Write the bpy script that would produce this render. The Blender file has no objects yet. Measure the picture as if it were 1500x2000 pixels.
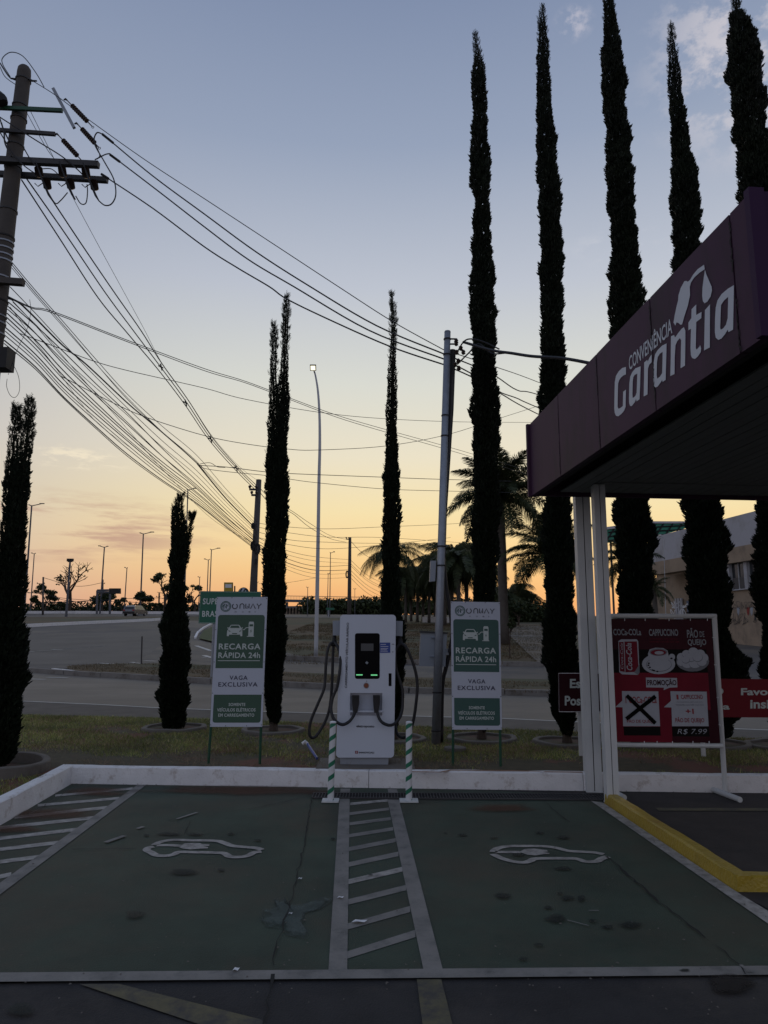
import bpy, bmesh, math, random
import numpy as np
from mathutils import Vector, Matrix, noise as mnoise
random.seed(7); rng = np.random.default_rng(7)
R = math.radians
S = bpy.context.scene
COL = S.collection
# ------------------------------------------------------------------ camera
FPX, PITCH, ROLL, CAMH = 1387.0, R(9.62), 0.006, 1.75
CAM = Vector((0, 0, CAMH))
_R0 = Vector((1, 0, 0)); _U0 = Vector((0, -math.sin(PITCH), math.cos(PITCH))); FW = Vector((0, math.cos(PITCH), math.sin(PITCH)))
RT = _R0*math.cos(ROLL) + _U0*math.sin(ROLL); UP = _U0*math.cos(ROLL) - _R0*math.sin(ROLL)
cd = bpy.data.cameras.new('camera'); cam = bpy.data.objects.new('camera', cd); COL.objects.link(cam); S.camera = cam
cd.sensor_fit = 'VERTICAL'; cd.sensor_height = 36; cd.sensor_width = 27; cd.lens = FPX/2000*36; cd.clip_end = 6000; cd.clip_start = 0.05
cam.matrix_world = Matrix(((RT.x, UP.x, -FW.x, 0), (RT.y, UP.y, -FW.y, 0), (RT.z, UP.z, -FW.z, CAMH), (0, 0, 0, 1)))
# ------------------------------------------------------------------ world
def ray(px, py): return (FW*FPX + RT*(px-750) + UP*(1000-py)).normalized()
def srgb(r, g, b):
    f = lambda c: (c/255)/12.92 if c/255 <= .04045 else ((c/255+.055)/1.055)**2.4
    return (f(r), f(g), f(b), 1)
W = bpy.data.worlds.new('World'); S.world = W; W.use_nodes = True
nt = W.node_tree; nt.nodes.clear()
def N(t, **k):
    n = nt.nodes.new(t)
    for a, b in k.items(): setattr(n, a, b)
    return n
def math_(op, a, b=None, c=None):
    n = N('ShaderNodeMath', operation=op)
    for i, v in enumerate((a, b, c)):
        if v is None: continue
        if isinstance(v, (int, float)): n.inputs[i].default_value = v
        else: nt.links.new(v, n.inputs[i])
    return n.outputs[0]
def ramp(fac, stops):
    n = N('ShaderNodeValToRGB'); nt.links.new(fac, n.inputs[0]); cr = n.color_ramp
    while len(cr.elements) < len(stops): cr.elements.new(1)
    for e, (p, c) in zip(cr.elements, stops): e.position = p; e.color = c
    return n.outputs[0]
def mixc(f, a, b, mode='MIX'):
    n = N('ShaderNodeMix', data_type='RGBA', blend_type=mode)
    for s, v in ((0, f), (6, a), (7, b)):
        if isinstance(v, (int, float, tuple)): n.inputs[s].default_value = v
        else: nt.links.new(v, n.inputs[s])
    return n.outputs[2]
tc = N('ShaderNodeTexCoord').outputs['Generated']
sp = N('ShaderNodeSeparateXYZ'); nt.links.new(tc, sp.inputs[0])
dx, dy, dz = sp.outputs
el = math_('DIVIDE', math_('ARCSINE', dz), R(90))
SAZ = R(13)
hl = math_('SQRT', math_('ADD', math_('MULTIPLY', dx, dx), math_('MULTIPLY', dy, dy)))
dt = math_('DIVIDE', math_('ADD', math_('MULTIPLY', dx, math.sin(SAZ)), math_('MULTIPLY', dy, math.cos(SAZ))), math_('MAXIMUM', hl, .001))
mr = N('ShaderNodeMapRange', interpolation_type='SMOOTHSTEP'); nt.links.new(dt, mr.inputs[0]); mr.inputs[1].default_value = .50; mr.inputs[2].default_value = 1.0
sun_side = ramp(el, [(0, srgb(232,158,122)), (.022, srgb(246,176,116)), (.055, srgb(254,207,140)), (.075, srgb(255,220,158)), (.107, srgb(251,230,178)), (.155, srgb(240,230,204)),
                     (.22, srgb(222,223,214)), (.30, srgb(194,200,212)), (.41, srgb(153,166,190)), (.52, srgb(127,142,172)), (1, srgb(104,120,154))])
away = ramp(el, [(0, srgb(172,166,176)), (.05, srgb(188,178,184)), (.13, srgb(184,180,190)), (.25, srgb(164,170,186)), (.5, srgb(132,146,174)), (1, srgb(104,120,154))])
sky = mixc(mr.outputs[0], away, sun_side)
ni = N('ShaderNodeTexSky', sky_type='NISHITA', sun_disc=False, sun_elevation=R(1.5), sun_rotation=SAZ, altitude=1000, dust_density=2.0)
nis = N('ShaderNodeVectorMath', operation='SCALE'); nt.links.new(ni.outputs[0], nis.inputs[0]); nis.inputs['Scale'].default_value = .05
sky = mixc(.05, sky, nis.outputs[0])
# thin clouds: a broken white veil high on the right, mauve streaks low on the left
def cloud(sky, c, rad, scale, stretch, lo, hi, col, amt, power=1.0, w=0.0):
    mp = N('ShaderNodeVectorMath', operation='MULTIPLY'); nt.links.new(tc, mp.inputs[0]); mp.inputs[1].default_value = (scale, scale, scale*stretch)
    ns = N('ShaderNodeTexNoise', noise_dimensions='4D'); nt.links.new(mp.outputs[0], ns.inputs['Vector']); ns.inputs['Scale'].default_value = 1; ns.inputs['Detail'].default_value = 7; ns.inputs['Roughness'].default_value = .62; ns.inputs['W'].default_value = w
    a = N('ShaderNodeMapRange', interpolation_type='SMOOTHSTEP'); nt.links.new(ns.outputs['Fac'], a.inputs[0]); a.inputs[1].default_value = lo; a.inputs[2].default_value = hi
    sb = N('ShaderNodeVectorMath', operation='SUBTRACT'); nt.links.new(tc, sb.inputs[0]); sb.inputs[1].default_value = c
    s2 = N('ShaderNodeVectorMath', operation='MULTIPLY'); nt.links.new(sb.outputs[0], s2.inputs[0]); s2.inputs[1].default_value = (1/rad[0], 1/rad[0], 1/rad[1])
    ln = N('ShaderNodeVectorMath', operation='LENGTH'); nt.links.new(s2.outputs[0], ln.inputs[0])
    b = N('ShaderNodeMapRange', interpolation_type='SMOOTHSTEP'); nt.links.new(ln.outputs['Value'], b.inputs[0]); b.inputs[1].default_value = 1; b.inputs[2].default_value = .25
    return mixc(math_('MULTIPLY', math_('MULTIPLY', a.outputs[0], b.outputs[0]), amt), sky, col)
sky = cloud(sky, tuple(ray(1500, 80)), (.155, .15), 24, 1.5, .43, .60, srgb(222,214,216), .62)
sky = cloud(sky, tuple(ray(1120, 45)), (.028, .02), 34, 1.4, .45, .62, srgb(214,208,216), .5, w=3)
sky = cloud(sky, tuple(ray(1235, 470)), (.10, .03), 22, 2.5, .48, .7, srgb(214,214,220), .35, w=5)
sky = cloud(sky, tuple(ray(120, 1030)), (.26, .06), 5.5, 8, .44, .60, srgb(186,146,132), .75, w=1)
sky = cloud(sky, tuple(ray(150, 895)), (.085, .022), 22, 3.5, .48, .62, srgb(246,232,204), .7, w=2)
below = N('ShaderNodeMapRange'); nt.links.new(dz, below.inputs[0]); below.inputs[1].default_value = -.01; below.inputs[2].default_value = -.06
sky = mixc(below.outputs[0], sky, srgb(60,54,52))
bg = N('ShaderNodeBackground'); nt.links.new(sky, bg.inputs[0]); bg.inputs[1].default_value = 1.0
nt.links.new(bg.outputs[0], N('ShaderNodeOutputWorld').inputs[0])
sl = bpy.data.lights.new('sun', 'SUN'); sl.energy = .06; sl.angle = R(12); sl.color = (1, .68, .42)
so = bpy.data.objects.new('sun', sl); COL.objects.link(so)
so.rotation_euler = Vector((-math.sin(SAZ)*math.cos(R(2)), -math.cos(SAZ)*math.cos(R(2)), -math.sin(R(2)))).to_track_quat('-Z', 'Y').to_euler()
S.view_settings.view_transform = 'Standard'; S.view_settings.look = 'None'; S.view_settings.exposure = 0; S.view_settings.gamma = 1; S.view_settings.use_curve_mapping = False
# ------------------------------------------------------------------ pixel -> place helpers
def g(Y):                                    # height of the rising ground beyond the street
    if Y < 12: return 0.0
    if Y < 40: return .05*(Y-12)**2/56
    if Y < 110: return .7 + .05*(Y-40)
    if Y < 250: t = Y-110; return 4.2 + .036*t - .036*t*t/280
    return 4.2+.036*140-.036*70
def gp(px, py, z=0.0):                       # on the level z
    d = ray(px, py); return CAM + d*((z-CAMH)/d.z)
def yp(px, py, Y):                           # on the upright plane at distance Y
    d = ray(px, py); return CAM + d*(Y/d.y)
def tp(px, py, off=0.0):                     # on the rising ground
    d = ray(px, py); t = 8.0; last = None
    while t < 900:
        p = CAM + d*t; h = p.z-g(p.y)-off
        if h <= 0: return p
        if p.y > 118: return Vector((p.x, 118, g(118)))
        t *= 1.004
    return CAM + d*118
def plane_hit(px, py, p0, n):
    d = ray(px, py); return CAM + d*((p0-CAM).dot(n)/d.dot(n))
def proj(p):
    v = p-CAM; k = v.dot(FW); return (750+FPX*v.dot(RT)/k, 1000-FPX*v.dot(UP)/k)
def zm(ox, oy, s): return lambda a, b: (ox+a/s, oy+b/s)
# ------------------------------------------------------------------ materials
def mat(name, col, rough=.7, metal=0, var=.12, scale=6, bump=.0, bscale=40, emit=None, dirt=None, dscale=1.5, dlo=.5, dhi=.65, spec=.5, stretch=None):
    m = bpy.data.materials.new(name); m.use_nodes = True; t = m.node_tree; b = t.nodes['Principled BSDF']; L = t.links.new
    c = col if len(col) == 4 else (*col, 1)
    b.inputs['Roughness'].default_value = rough; b.inputs['Metallic'].default_value = metal; b.inputs['Specular IOR Level'].default_value = spec
    def nn(k): return t.nodes.new(k)
    co = nn('ShaderNodeTexCoord').outputs['Object']
    if stretch:
        mp = nn('ShaderNodeMapping'); mp.inputs['Scale'].default_value = stretch; L(co, mp.inputs[0]); co = mp.outputs[0]
    n1 = nn('ShaderNodeTexNoise'); n1.inputs['Scale'].default_value = scale; n1.inputs['Detail'].default_value = 6; n1.inputs['Roughness'].default_value = .65; L(co, n1.inputs[0])
    r = nn('ShaderNodeMapRange'); L(n1.outputs['Fac'], r.inputs[0]); r.inputs[1].default_value = .25; r.inputs[2].default_value = .75; r.inputs[3].default_value = 1-var; r.inputs[4].default_value = 1+var
    mx = nn('ShaderNodeMix'); mx.data_type = 'RGBA'; mx.blend_type = 'MULTIPLY'; mx.inputs[0].default_value = 1; mx.inputs[6].default_value = c; L(r.outputs[0], mx.inputs[7])
    out = mx.outputs[2]
    if dirt:
        n2 = nn('ShaderNodeTexNoise'); n2.inputs['Scale'].default_value = dscale; n2.inputs['Detail'].default_value = 9; n2.inputs['Roughness'].default_value = .72; L(co, n2.inputs[0])
        r2 = nn('ShaderNodeMapRange'); L(n2.outputs['Fac'], r2.inputs[0]); r2.inputs[1].default_value = dlo; r2.inputs[2].default_value = dhi
        m2 = nn('ShaderNodeMix'); m2.data_type = 'RGBA'; L(r2.outputs[0], m2.inputs[0]); L(out, m2.inputs[6]); m2.inputs[7].default_value = (*dirt, 1); out = m2.outputs[2]
    L(out, b.inputs['Base Color'])
    if bump:
        n3 = nn('ShaderNodeTexNoise'); n3.inputs['Scale'].default_value = bscale; n3.inputs['Detail'].default_value = 5; L(co, n3.inputs[0])
        bp = nn('ShaderNodeBump'); bp.inputs['Strength'].default_value = bump; bp.inputs['Distance'].default_value = .01; L(n3.outputs['Fac'], bp.inputs['Height']); L(bp.outputs[0], b.inputs['Normal'])
    if emit: b.inputs['Emission Color'].default_value = (*emit[:3], 1); b.inputs['Emission Strength'].default_value = emit[3]
    return m
def leafmat(name, c1, c2, rough=.6, c3=None):
    m = bpy.data.materials.new(name); m.use_nodes = True; t = m.node_tree; b = t.nodes['Principled BSDF']
    gi = t.nodes.new('ShaderNodeNewGeometry'); cr = t.nodes.new('ShaderNodeValToRGB'); t.links.new(gi.outputs['Random Per Island'], cr.inputs[0])
    cr.color_ramp.elements[0].color = (*c1, 1); cr.color_ramp.elements[1].color = (*c2, 1)
    if c3: e = cr.color_ramp.elements.new(.72); e.color = (*c2, 1); cr.color_ramp.elements[2].color = (*c3, 1)
    n = t.nodes.new('ShaderNodeTexNoise'); n.inputs['Scale'].default_value = 1.3; n.inputs['Detail'].default_value = 4
    t.links.new(t.nodes.new('ShaderNodeTexCoord').outputs['Object'], n.inputs[0])
    r = t.nodes.new('ShaderNodeMapRange'); t.links.new(n.outputs['Fac'], r.inputs[0]); r.inputs[1].default_value = .3; r.inputs[2].default_value = .7; r.inputs[3].default_value = .6; r.inputs[4].default_value = 1.3
    mx = t.nodes.new('ShaderNodeMix'); mx.data_type = 'RGBA'; mx.blend_type = 'MULTIPLY'; mx.inputs[0].default_value = 1; t.links.new(cr.outputs[0], mx.inputs[6]); t.links.new(r.outputs[0], mx.inputs[7])
    t.links.new(mx.outputs[2], b.inputs['Base Color']); b.inputs['Roughness'].default_value = rough; b.inputs['Specular IOR Level'].default_value = .2
    return m
MT = dict(
 asphalt=mat('old_asphalt', (.052,.050,.052), .85, var=.25, scale=3, bump=.5, bscale=120, dirt=(.075,.062,.052), dscale=.6, spec=.3),
 asphalt_dark=mat('dark_asphalt', (.034,.033,.033), .85, var=.3, scale=2.5, bump=.6, bscale=90, dirt=(.058,.052,.047), dscale=.8, spec=.3),
 road=mat('road_asphalt', (.150,.130,.104), .7, var=.22, scale=.8, bump=.25, bscale=40, dirt=(.20,.175,.142), dscale=.25, spec=.35, stretch=(.5,1,1)),
 road_far=mat('worn_road_asphalt', (.140,.122,.098), .75, var=.25, scale=.25, bump=.15, bscale=10, dirt=(.075,.072,.07), dscale=.1, dlo=.44, dhi=.56, spec=.35),
 green_floor=mat('green_floor_paint', (.043,.063,.044), .75, var=.38, scale=1.1, bump=.5, bscale=110, dirt=(.078,.062,.043), dscale=.5, dlo=.45, dhi=.72, spec=.3),
 line=mat('worn_white_floor_paint', (.40,.375,.34), .75, var=.2, scale=14, bump=.2, bscale=120, dirt=(.17,.16,.145), dscale=9, dlo=.42, dhi=.66),
 line_old=mat('faded_white_floor_paint', (.235,.222,.20), .8, var=.25, scale=12, bump=.2, bscale=120, dirt=(.10,.10,.092), dscale=6, dlo=.45, dhi=.68),
 line_yellow=mat('faded_yellow_floor_paint', (.12,.105,.055), .8, var=.25, scale=9, dirt=(.05,.048,.045), dscale=5, dlo=.42, dhi=.6),
 road_line=mat('road_line_paint', (.5,.49,.46), .7, var=.2, scale=3),
 kerb=mat('whitewashed_kerb', (.74,.735,.73), .8, var=.1, scale=5, bump=.5, bscale=45, dirt=(.36,.30,.25), dscale=7, dlo=.54, dhi=.74),
 kerb_old=mat('grey_kerb_stone', (.2,.19,.175), .9, var=.25, scale=4, bump=.6, bscale=25, dirt=(.1,.085,.07), dscale=2),
 kerb_yellow=mat('glossy_yellow_kerb_paint', (.36,.25,.022), .38, var=.2, scale=6, bump=1.0, bscale=45, dirt=(.22,.11,.02), dscale=3, dlo=.56, dhi=.72),
 soil=mat('red_soil', (.085,.038,.024), .95, var=.35, scale=5, bump=.8, bscale=30, dirt=(.06,.055,.03), dscale=1.6, dlo=.42, dhi=.55),
 turf=mat('dry_turf_ground', (.098,.068,.034), .95, var=.35, scale=.5, bump=.6, bscale=6, dirt=(.062,.066,.032), dscale=.12, dlo=.46, dhi=.56, stretch=(.4, 1, 1)),
 concrete=mat('weathered_concrete', (.135,.122,.105), .9, var=.2, scale=5, bump=.5, bscale=35, dirt=(.10,.085,.07), dscale=2.5),
 pole_conc=mat('concrete_pole', (.075,.068,.062), .9, var=.18, scale=3, bump=.3, bscale=30),
 galv=mat('galvanised_steel', (.28,.305,.34), .5, .6, var=.16, scale=9),
 white_pole=mat('grey_painted_steel', (.45,.47,.50), .5, .2, var=.08),
 white_steel=mat('white_painted_steel', (.57,.59,.585), .5, var=.07, scale=4, dirt=(.33,.32,.30), dscale=3.2, dlo=.6, dhi=.74, stretch=(3,3,.6), bump=.15),
 charger=mat('pale_powder_coat', (.56,.605,.68), .42, var=.02, scale=2), charger_grey=mat('grey_powder_coat', (.27,.30,.34), .5, var=.04),
 black_gloss=mat('black_glass', (.004,.004,.005), .3, spec=.06), rubber=mat('black_rubber', (.008,.008,.010), .5, var=.1), black=mat('black_matt', (.012,.012,.013), .7),
 dark_metal=mat('dark_steel', (.05,.05,.052), .6, .3), wire=mat('cable_sheath', (.016,.016,.018), .6), insul=mat('brown_porcelain', (.05,.032,.026), .3),
 sign_white=mat('white_sign_sheet', (.48,.515,.59), .5, var=.02), sign_green=mat('green_sign_vinyl', (.036,.088,.056), .5, var=.04), sign_green2=mat('bluish_green_sign_vinyl', (.028,.088,.074), .5, var=.04),
 post_green=mat('dark_green_post', (.010,.07,.035), .5), stripe_green=None,
 pale_text=mat('pale_print', (.50,.56,.53), .5, var=.02), navy=mat('navy_print', (.02,.022,.06), .5), dark_print=mat('dark_print', (.03,.035,.045), .5), logo_green=mat('logo_green_print', (.03,.10,.08), .5), white_print=mat('white_print', (.72,.73,.75), .5, var=.02), red_print=mat('dark_red_print', (.22,.012,.02), .5),
 road_green=mat('road_sign_green', (.006,.115,.068), .45, var=.05), road_white=mat('road_sign_white', (.55,.62,.60), .45),
 fascia=mat('plum_fascia_panel', (.064,.030,.058), .55, spec=.08, dirt=(.045,.030,.040), dscale=1.4, stretch=(1,1,.35), var=.08, scale=1.2), fascia2=mat('purple_fascia_panel', (.042,.018,.052), .55, spec=.08, var=.08, scale=1.2), fascia_print=mat('pale_grey_vinyl', (.50,.54,.60), .5, var=.03),
 soffit=mat('soffit_plank', (.16,.17,.16), .7, var=.12, scale=2, stretch=(6,.4,1)), gap=mat('dark_gap', (.012,.010,.010), .9),
 pr_red=mat('promo_red_print', (.15,.008,.020), .4, spec=.12, var=.25, scale=2.2), pr_dark=mat('promo_maroon_print', (.035,.004,.009), .4, spec=.12, var=.3, scale=2), pr_black=mat('promo_black_print', (.006,.005,.005), .6, spec=.1), pr_white=mat('promo_white_print', (.36,.38,.42), .45, spec=.12, var=.06, scale=9), pr_grey=mat('promo_grey_print', (.17,.18,.20), .45, spec=.12), pr_text=mat('promo_pale_print', (.25,.27,.29), .45, spec=.12), tape=mat('black_tape', (.004,.004,.004), .8, spec=.05),
 banner_red=mat('red_banner_cloth', (.16,.014,.02), .55, spec=.12, var=.08, scale=3), banner_dark=mat('dark_banner_cloth', (.035,.008,.012), .55, spec=.12),
 blue=mat('blue_plastic', (.02,.06,.28), .4), orange=mat('orange_button', (.22,.06,.025), .4), led=mat('green_led', (.1,.5,.2), .4, emit=(.25,1,.42,.45)), screen=mat('dim_display', (.06,.065,.07), .3),
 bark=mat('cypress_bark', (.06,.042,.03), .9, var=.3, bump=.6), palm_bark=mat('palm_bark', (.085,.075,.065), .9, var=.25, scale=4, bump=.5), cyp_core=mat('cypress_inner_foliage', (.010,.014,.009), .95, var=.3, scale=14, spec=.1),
 b_white=mat('off_white_render', (.44,.44,.47), .85, var=.1, scale=.4, dirt=(.34,.33,.33), dscale=.4), b_beige=mat('beige_render', (.34,.26,.185), .85, var=.12, scale=.8, dirt=(.24,.185,.135), dscale=.7), b_dark=mat('dark_render', (.10,.09,.085), .85), glass=mat('window_glass', (.03,.035,.04), .12), shutter=mat('painted_shutter', (.10,.13,.20), .6, var=.3, scale=1.5), spray=mat('black_spray_paint', (.03,.03,.035), .7), awning=mat('green_translucent_roofing', (.015,.22,.14), .5, emit=None),
 carpaint=mat('grey_car_paint', (.16,.165,.175), .25, .5, var=.02), carwhite=mat('white_car_paint', (.6,.6,.62), .3, var=.02), tyre=mat('tyre', (.015,.015,.015), .8), lamp_red=mat('red_lamp', (.25,.01,.01), .3), lamp_face=mat('lit_lamp_face', (.9,.9,.8), .4, emit=(1,.93,.66,1.35)),
 yellow=mat('yellow_sign_face', (.42,.30,.02), .5), bridge=mat('bridge_grey', (.10,.105,.12), .8), paper=mat('white_paper_scrap', (.7,.7,.7), .7), orange_edge=mat('brick_coloured_mortar', (.30,.16,.095), .9, var=.25))
def fade(name, col, rough, lo=.15, hi=.75, scale=14, amp=.6, strength=1.0):
    """a stain that soaks away into the floor at its ragged edge"""
    m = mat(name, col, rough, var=.3, scale=9, spec=.2); t = m.node_tree; L = t.links.new; b = t.nodes['Principled BSDF']; o = t.nodes['Material Output']
    a = t.nodes.new('ShaderNodeAttribute'); a.attribute_name = 'soak'; n = t.nodes.new('ShaderNodeTexNoise'); n.inputs['Scale'].default_value = scale; n.inputs['Detail'].default_value = 6; n.inputs['Roughness'].default_value = .7
    L(t.nodes.new('ShaderNodeTexCoord').outputs['Object'], n.inputs[0])
    x = t.nodes.new('ShaderNodeMath'); x.operation = 'MULTIPLY_ADD'; L(n.outputs['Fac'], x.inputs[0]); x.inputs[1].default_value = amp; L(a.outputs['Fac'], x.inputs[2])
    r = t.nodes.new('ShaderNodeMapRange'); r.interpolation_type = 'SMOOTHSTEP'; L(x.outputs[0], r.inputs[0]); r.inputs[1].default_value = lo+amp*.5; r.inputs[2].default_value = hi+amp*.5; r.inputs[4].default_value = strength
    tr = t.nodes.new('ShaderNodeBsdfTransparent'); mx = t.nodes.new('ShaderNodeMixShader'); L(r.outputs[0], mx.inputs[0]); L(tr.outputs[0], mx.inputs[1]); L(b.outputs[0], mx.inputs[2]); L(mx.outputs[0], o.inputs[0]); return m
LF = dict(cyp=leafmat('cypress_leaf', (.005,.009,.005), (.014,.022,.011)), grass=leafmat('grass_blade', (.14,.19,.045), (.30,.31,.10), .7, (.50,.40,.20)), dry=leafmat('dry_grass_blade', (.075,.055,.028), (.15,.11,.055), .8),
 palm=leafmat('palm_leaf', (.026,.038,.015), (.062,.075,.032)), tree=leafmat('tree_leaf', (.022,.034,.014), (.055,.07,.028)), straw=leafmat('straw', (.16,.12,.075), (.25,.19,.12), .9))
# ------------------------------------------------------------------ mesh builder
class M:
    def __init__(s): s.v = []; s.f = []
    def add(s, vs, fs):
        k = len(s.v); s.v += [tuple(v) for v in vs]; s.f += [tuple(i+k for i in f) for f in fs]; return s
    def box(s, c, sx, sy, sz, ax=None, top=1.0):
        a, b, u = ax or (Vector((1,0,0)), Vector((0,1,0)), Vector((0,0,1))); c = Vector(c); vs = []
        for k in (-1, 1):
            q = top if k == 1 else 1
            for i, j in ((-1,-1),(1,-1),(1,1),(-1,1)): vs.append(c + a*(i*sx/2*q) + b*(j*sy/2*q) + u*(k*sz/2))
        return s.add(vs, [(0,3,2,1),(4,5,6,7),(0,1,5,4),(1,2,6,5),(2,3,7,6),(3,0,4,7)])
    def tube(s, pts, r, n=6, cap=True):
        pts = [Vector(p) for p in pts]; m = len(pts); rs = r if isinstance(r, (list, tuple)) else [r]*m
        vs = []; fs = []; prev = None
        for i, p in enumerate(pts):
            t = (pts[min(i+1, m-1)]-pts[max(i-1, 0)]).normalized()
            if prev is None:
                a = t.cross(Vector((0,0,1)));
                if a.length < .2: a = t.cross(Vector((1,0,0)))
                a.normalize()
            else: a = (prev - t*prev.dot(t)).normalized()
            prev = a; b = t.cross(a)
            for k in range(n):
                w = 2*math.pi*k/n; vs.append(p + a*(math.cos(w)*rs[i]) + b*(math.sin(w)*rs[i]))
        for i in range(m-1):
            for k in range(n): k2 = (k+1) % n; fs.append((i*n+k, i*n+k2, (i+1)*n+k2, (i+1)*n+k))
        if cap: fs.append(tuple(range(n))[::-1]); fs.append(tuple((m-1)*n+k for k in range(n)))
        return s.add(vs, fs)
    def prism(s, pts, d):                    # outline swept along d
        pts = [Vector(p) for p in pts]; n = len(pts); d = Vector(d)
        return s.add(pts+[p+d for p in pts], [tuple(range(n)), tuple(range(2*n-1, n-1, -1))]+[(i, i+n, (i+1) % n+n, (i+1) % n) for i in range(n)])
    def ribbon(s, pts, w, up=Vector((0,0,1)), closed=False):
        pts = [Vector(p) for p in pts]; m = len(pts); vs = []; ws = w if isinstance(w, (list, tuple)) else [w]*m
        for i, p in enumerate(pts):
            t = (pts[(i+1) % m if closed else min(i+1, m-1)]-pts[(i-1) % m if closed else max(i-1, 0)]).normalized(); a = up.cross(t).normalized()*ws[i]/2; vs += [p-a, p+a]
        fs = [(2*i, 2*i+1, 2*((i+1) % m)+1, 2*((i+1) % m)) for i in range(m if closed else m-1)]
        return s.add(vs, fs)
def obj(name, mb, material, parent=None, smooth=False, **props):
    me = bpy.data.meshes.new(name)
    root = parent
    while root is not None and root.parent: root = root.parent
    off = root.location if root is not None else Vector((0,0,0))
    if isinstance(mb, M): me.from_pydata([(v[0]-off[0], v[1]-off[1], v[2]-off[2]) for v in mb.v], [], mb.f)
    else:
        v, nv = mb                           # numpy triangles / quads: verts (n,3), corners per face
        v = v - np.array(off); k = len(v)//nv
        me.vertices.add(len(v)); me.vertices.foreach_set('co', v.astype(np.float32).ravel())
        me.loops.add(len(v)); me.loops.foreach_set('vertex_index', np.arange(len(v), dtype=np.int32))
        me.polygons.add(k); me.polygons.foreach_set('loop_start', np.arange(0, len(v), nv, dtype=np.int32))
        me.update(calc_edges=True)
    me.materials.append(material)
    if smooth: me.polygons.foreach_set('use_smooth', [True]*len(me.polygons))
    o = bpy.data.objects.new(name, me); COL.objects.link(o)
    if parent is not None: o.parent = parent
    for k, v in props.items(): o[k] = v
    return o
def thing(name, label, cat, loc, group=None, kind=None):
    o = bpy.data.objects.new(name, None); o.empty_display_size = .2; COL.objects.link(o); o.location = Vector(loc); 
    if label: o['label'] = label
    if cat: o['category'] = cat
    if group: o['group'] = group
    if kind: o['kind'] = kind
    return o
def copy_tree(o, parent=None):
    c = o.copy(); COL.objects.link(c); c.parent = parent
    for ch in [x for x in bpy.data.objects if x.parent == o]: copy_tree(ch, c)
    return c
def smooth_pts(P, n=6):
    P = [Vector(p) for p in P]; out = []
    for i in range(len(P)-1):
        a, b, c, d = P[max(i-1,0)], P[i], P[i+1], P[min(i+2, len(P)-1)]
        for k in range(n):
            t = k/n; out.append(.5*((2*b)+(c-a)*t+(2*a-5*b+4*c-d)*t*t+(3*b-a-3*c+d)*t**3))
    return out+[P[-1]]
# flat print on a panel: everything given in photograph pixels, laid on the panel's own plane
class Panel:
    def __init__(s, p0, n, depth=.0012): s.p0 = Vector(p0); s.n = Vector(n).normalized(); s.depth = depth; s.layers = {}
    def hit(s, q, layer=0): return plane_hit(q[0], q[1], s.p0, s.n) + s.n*(s.depth*layer)
    def mb(s, key):
        return s.layers.setdefault(key, M())
    def poly(s, key, pts, layer=1, holes=()):
        bm = bmesh.new(); es = []
        for loop in [pts]+list(holes):
            vs = [bm.verts.new(s.hit(q, layer)) for q in loop]
            for i in range(len(vs)): es.append(bm.edges.new((vs[i], vs[(i+1) % len(vs)])))
        bmesh.ops.triangle_fill(bm, edges=es, use_beauty=True, use_dissolve=False, normal=s.n)
        bm.verts.ensure_lookup_table(); bm.verts.index_update()
        s.mb(key).add([v.co.copy() for v in bm.verts], [tuple(v.index for v in f.verts) for f in bm.faces]); bm.free()
    def stroke(s, key, pts, wpx, layer=1, closed=False):
        c = s.hit(pts[0], 0); k = (s.hit((pts[0][0]+1, pts[0][1]), 0)-c).length
        s.mb(key).ribbon([s.hit(q, layer) for q in pts], wpx*k, s.n, closed)
    def ell(s, key, c, rx, ry, layer=1, n=24, rot=0):
        P = []
        for i in range(n):
            a = 2*math.pi*i/n; x, y = rx*math.cos(a), ry*math.sin(a); P.append((c[0]+x*math.cos(rot)-y*math.sin(rot), c[1]+x*math.sin(rot)+y*math.cos(rot)))
        s.poly(key, P, layer)
    def text(s, key, txt, ll, lr, ul, layer=2, bold=0.0, shear=0.0, spacing=1.0):
        vs, fs = text_geo(txt, bold, shear, spacing)
        a = s.hit(ll, layer); b = s.hit(lr, layer); c = s.hit(ul, layer)
        s.mb(key).add([a+(b-a)*x+(c-a)*y for x, y in vs], fs)
    def build(s, parent, names):
        for key, mb in s.layers.items():
            if isinstance(key, tuple): obj(key[1], mb, MT[key[0]], parent)
            elif mb.v: obj(names.get(key, 'lettering') if isinstance(names, dict) else names, mb, MT[key], parent)
_tc = {}
def text_geo(txt, bold, shear, spacing):
    k = (txt, bold, shear, spacing)
    if k not in _tc:
        cu = bpy.data.curves.new('t', 'FONT'); cu.body = txt; cu.offset = bold; cu.shear = shear; cu.space_character = spacing; cu.resolution_u = 3
        o = bpy.data.objects.new('t', cu); COL.objects.link(o); me = bpy.data.meshes.new_from_object(o)
        P = [(v.co.x, v.co.y) for v in me.vertices]; F = [tuple(p.vertices) for p in me.polygons]
        x0, x1 = min(p[0] for p in P), max(p[0] for p in P); y0, y1 = min(p[1] for p in P), max(p[1] for p in P)
        _tc[k] = ([((x-x0)/(x1-x0), (y-y0)/(y1-y0)) for x, y in P], F)
        bpy.data.objects.remove(o); bpy.data.curves.remove(cu); bpy.data.meshes.remove(me)
    return _tc[k]
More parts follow.
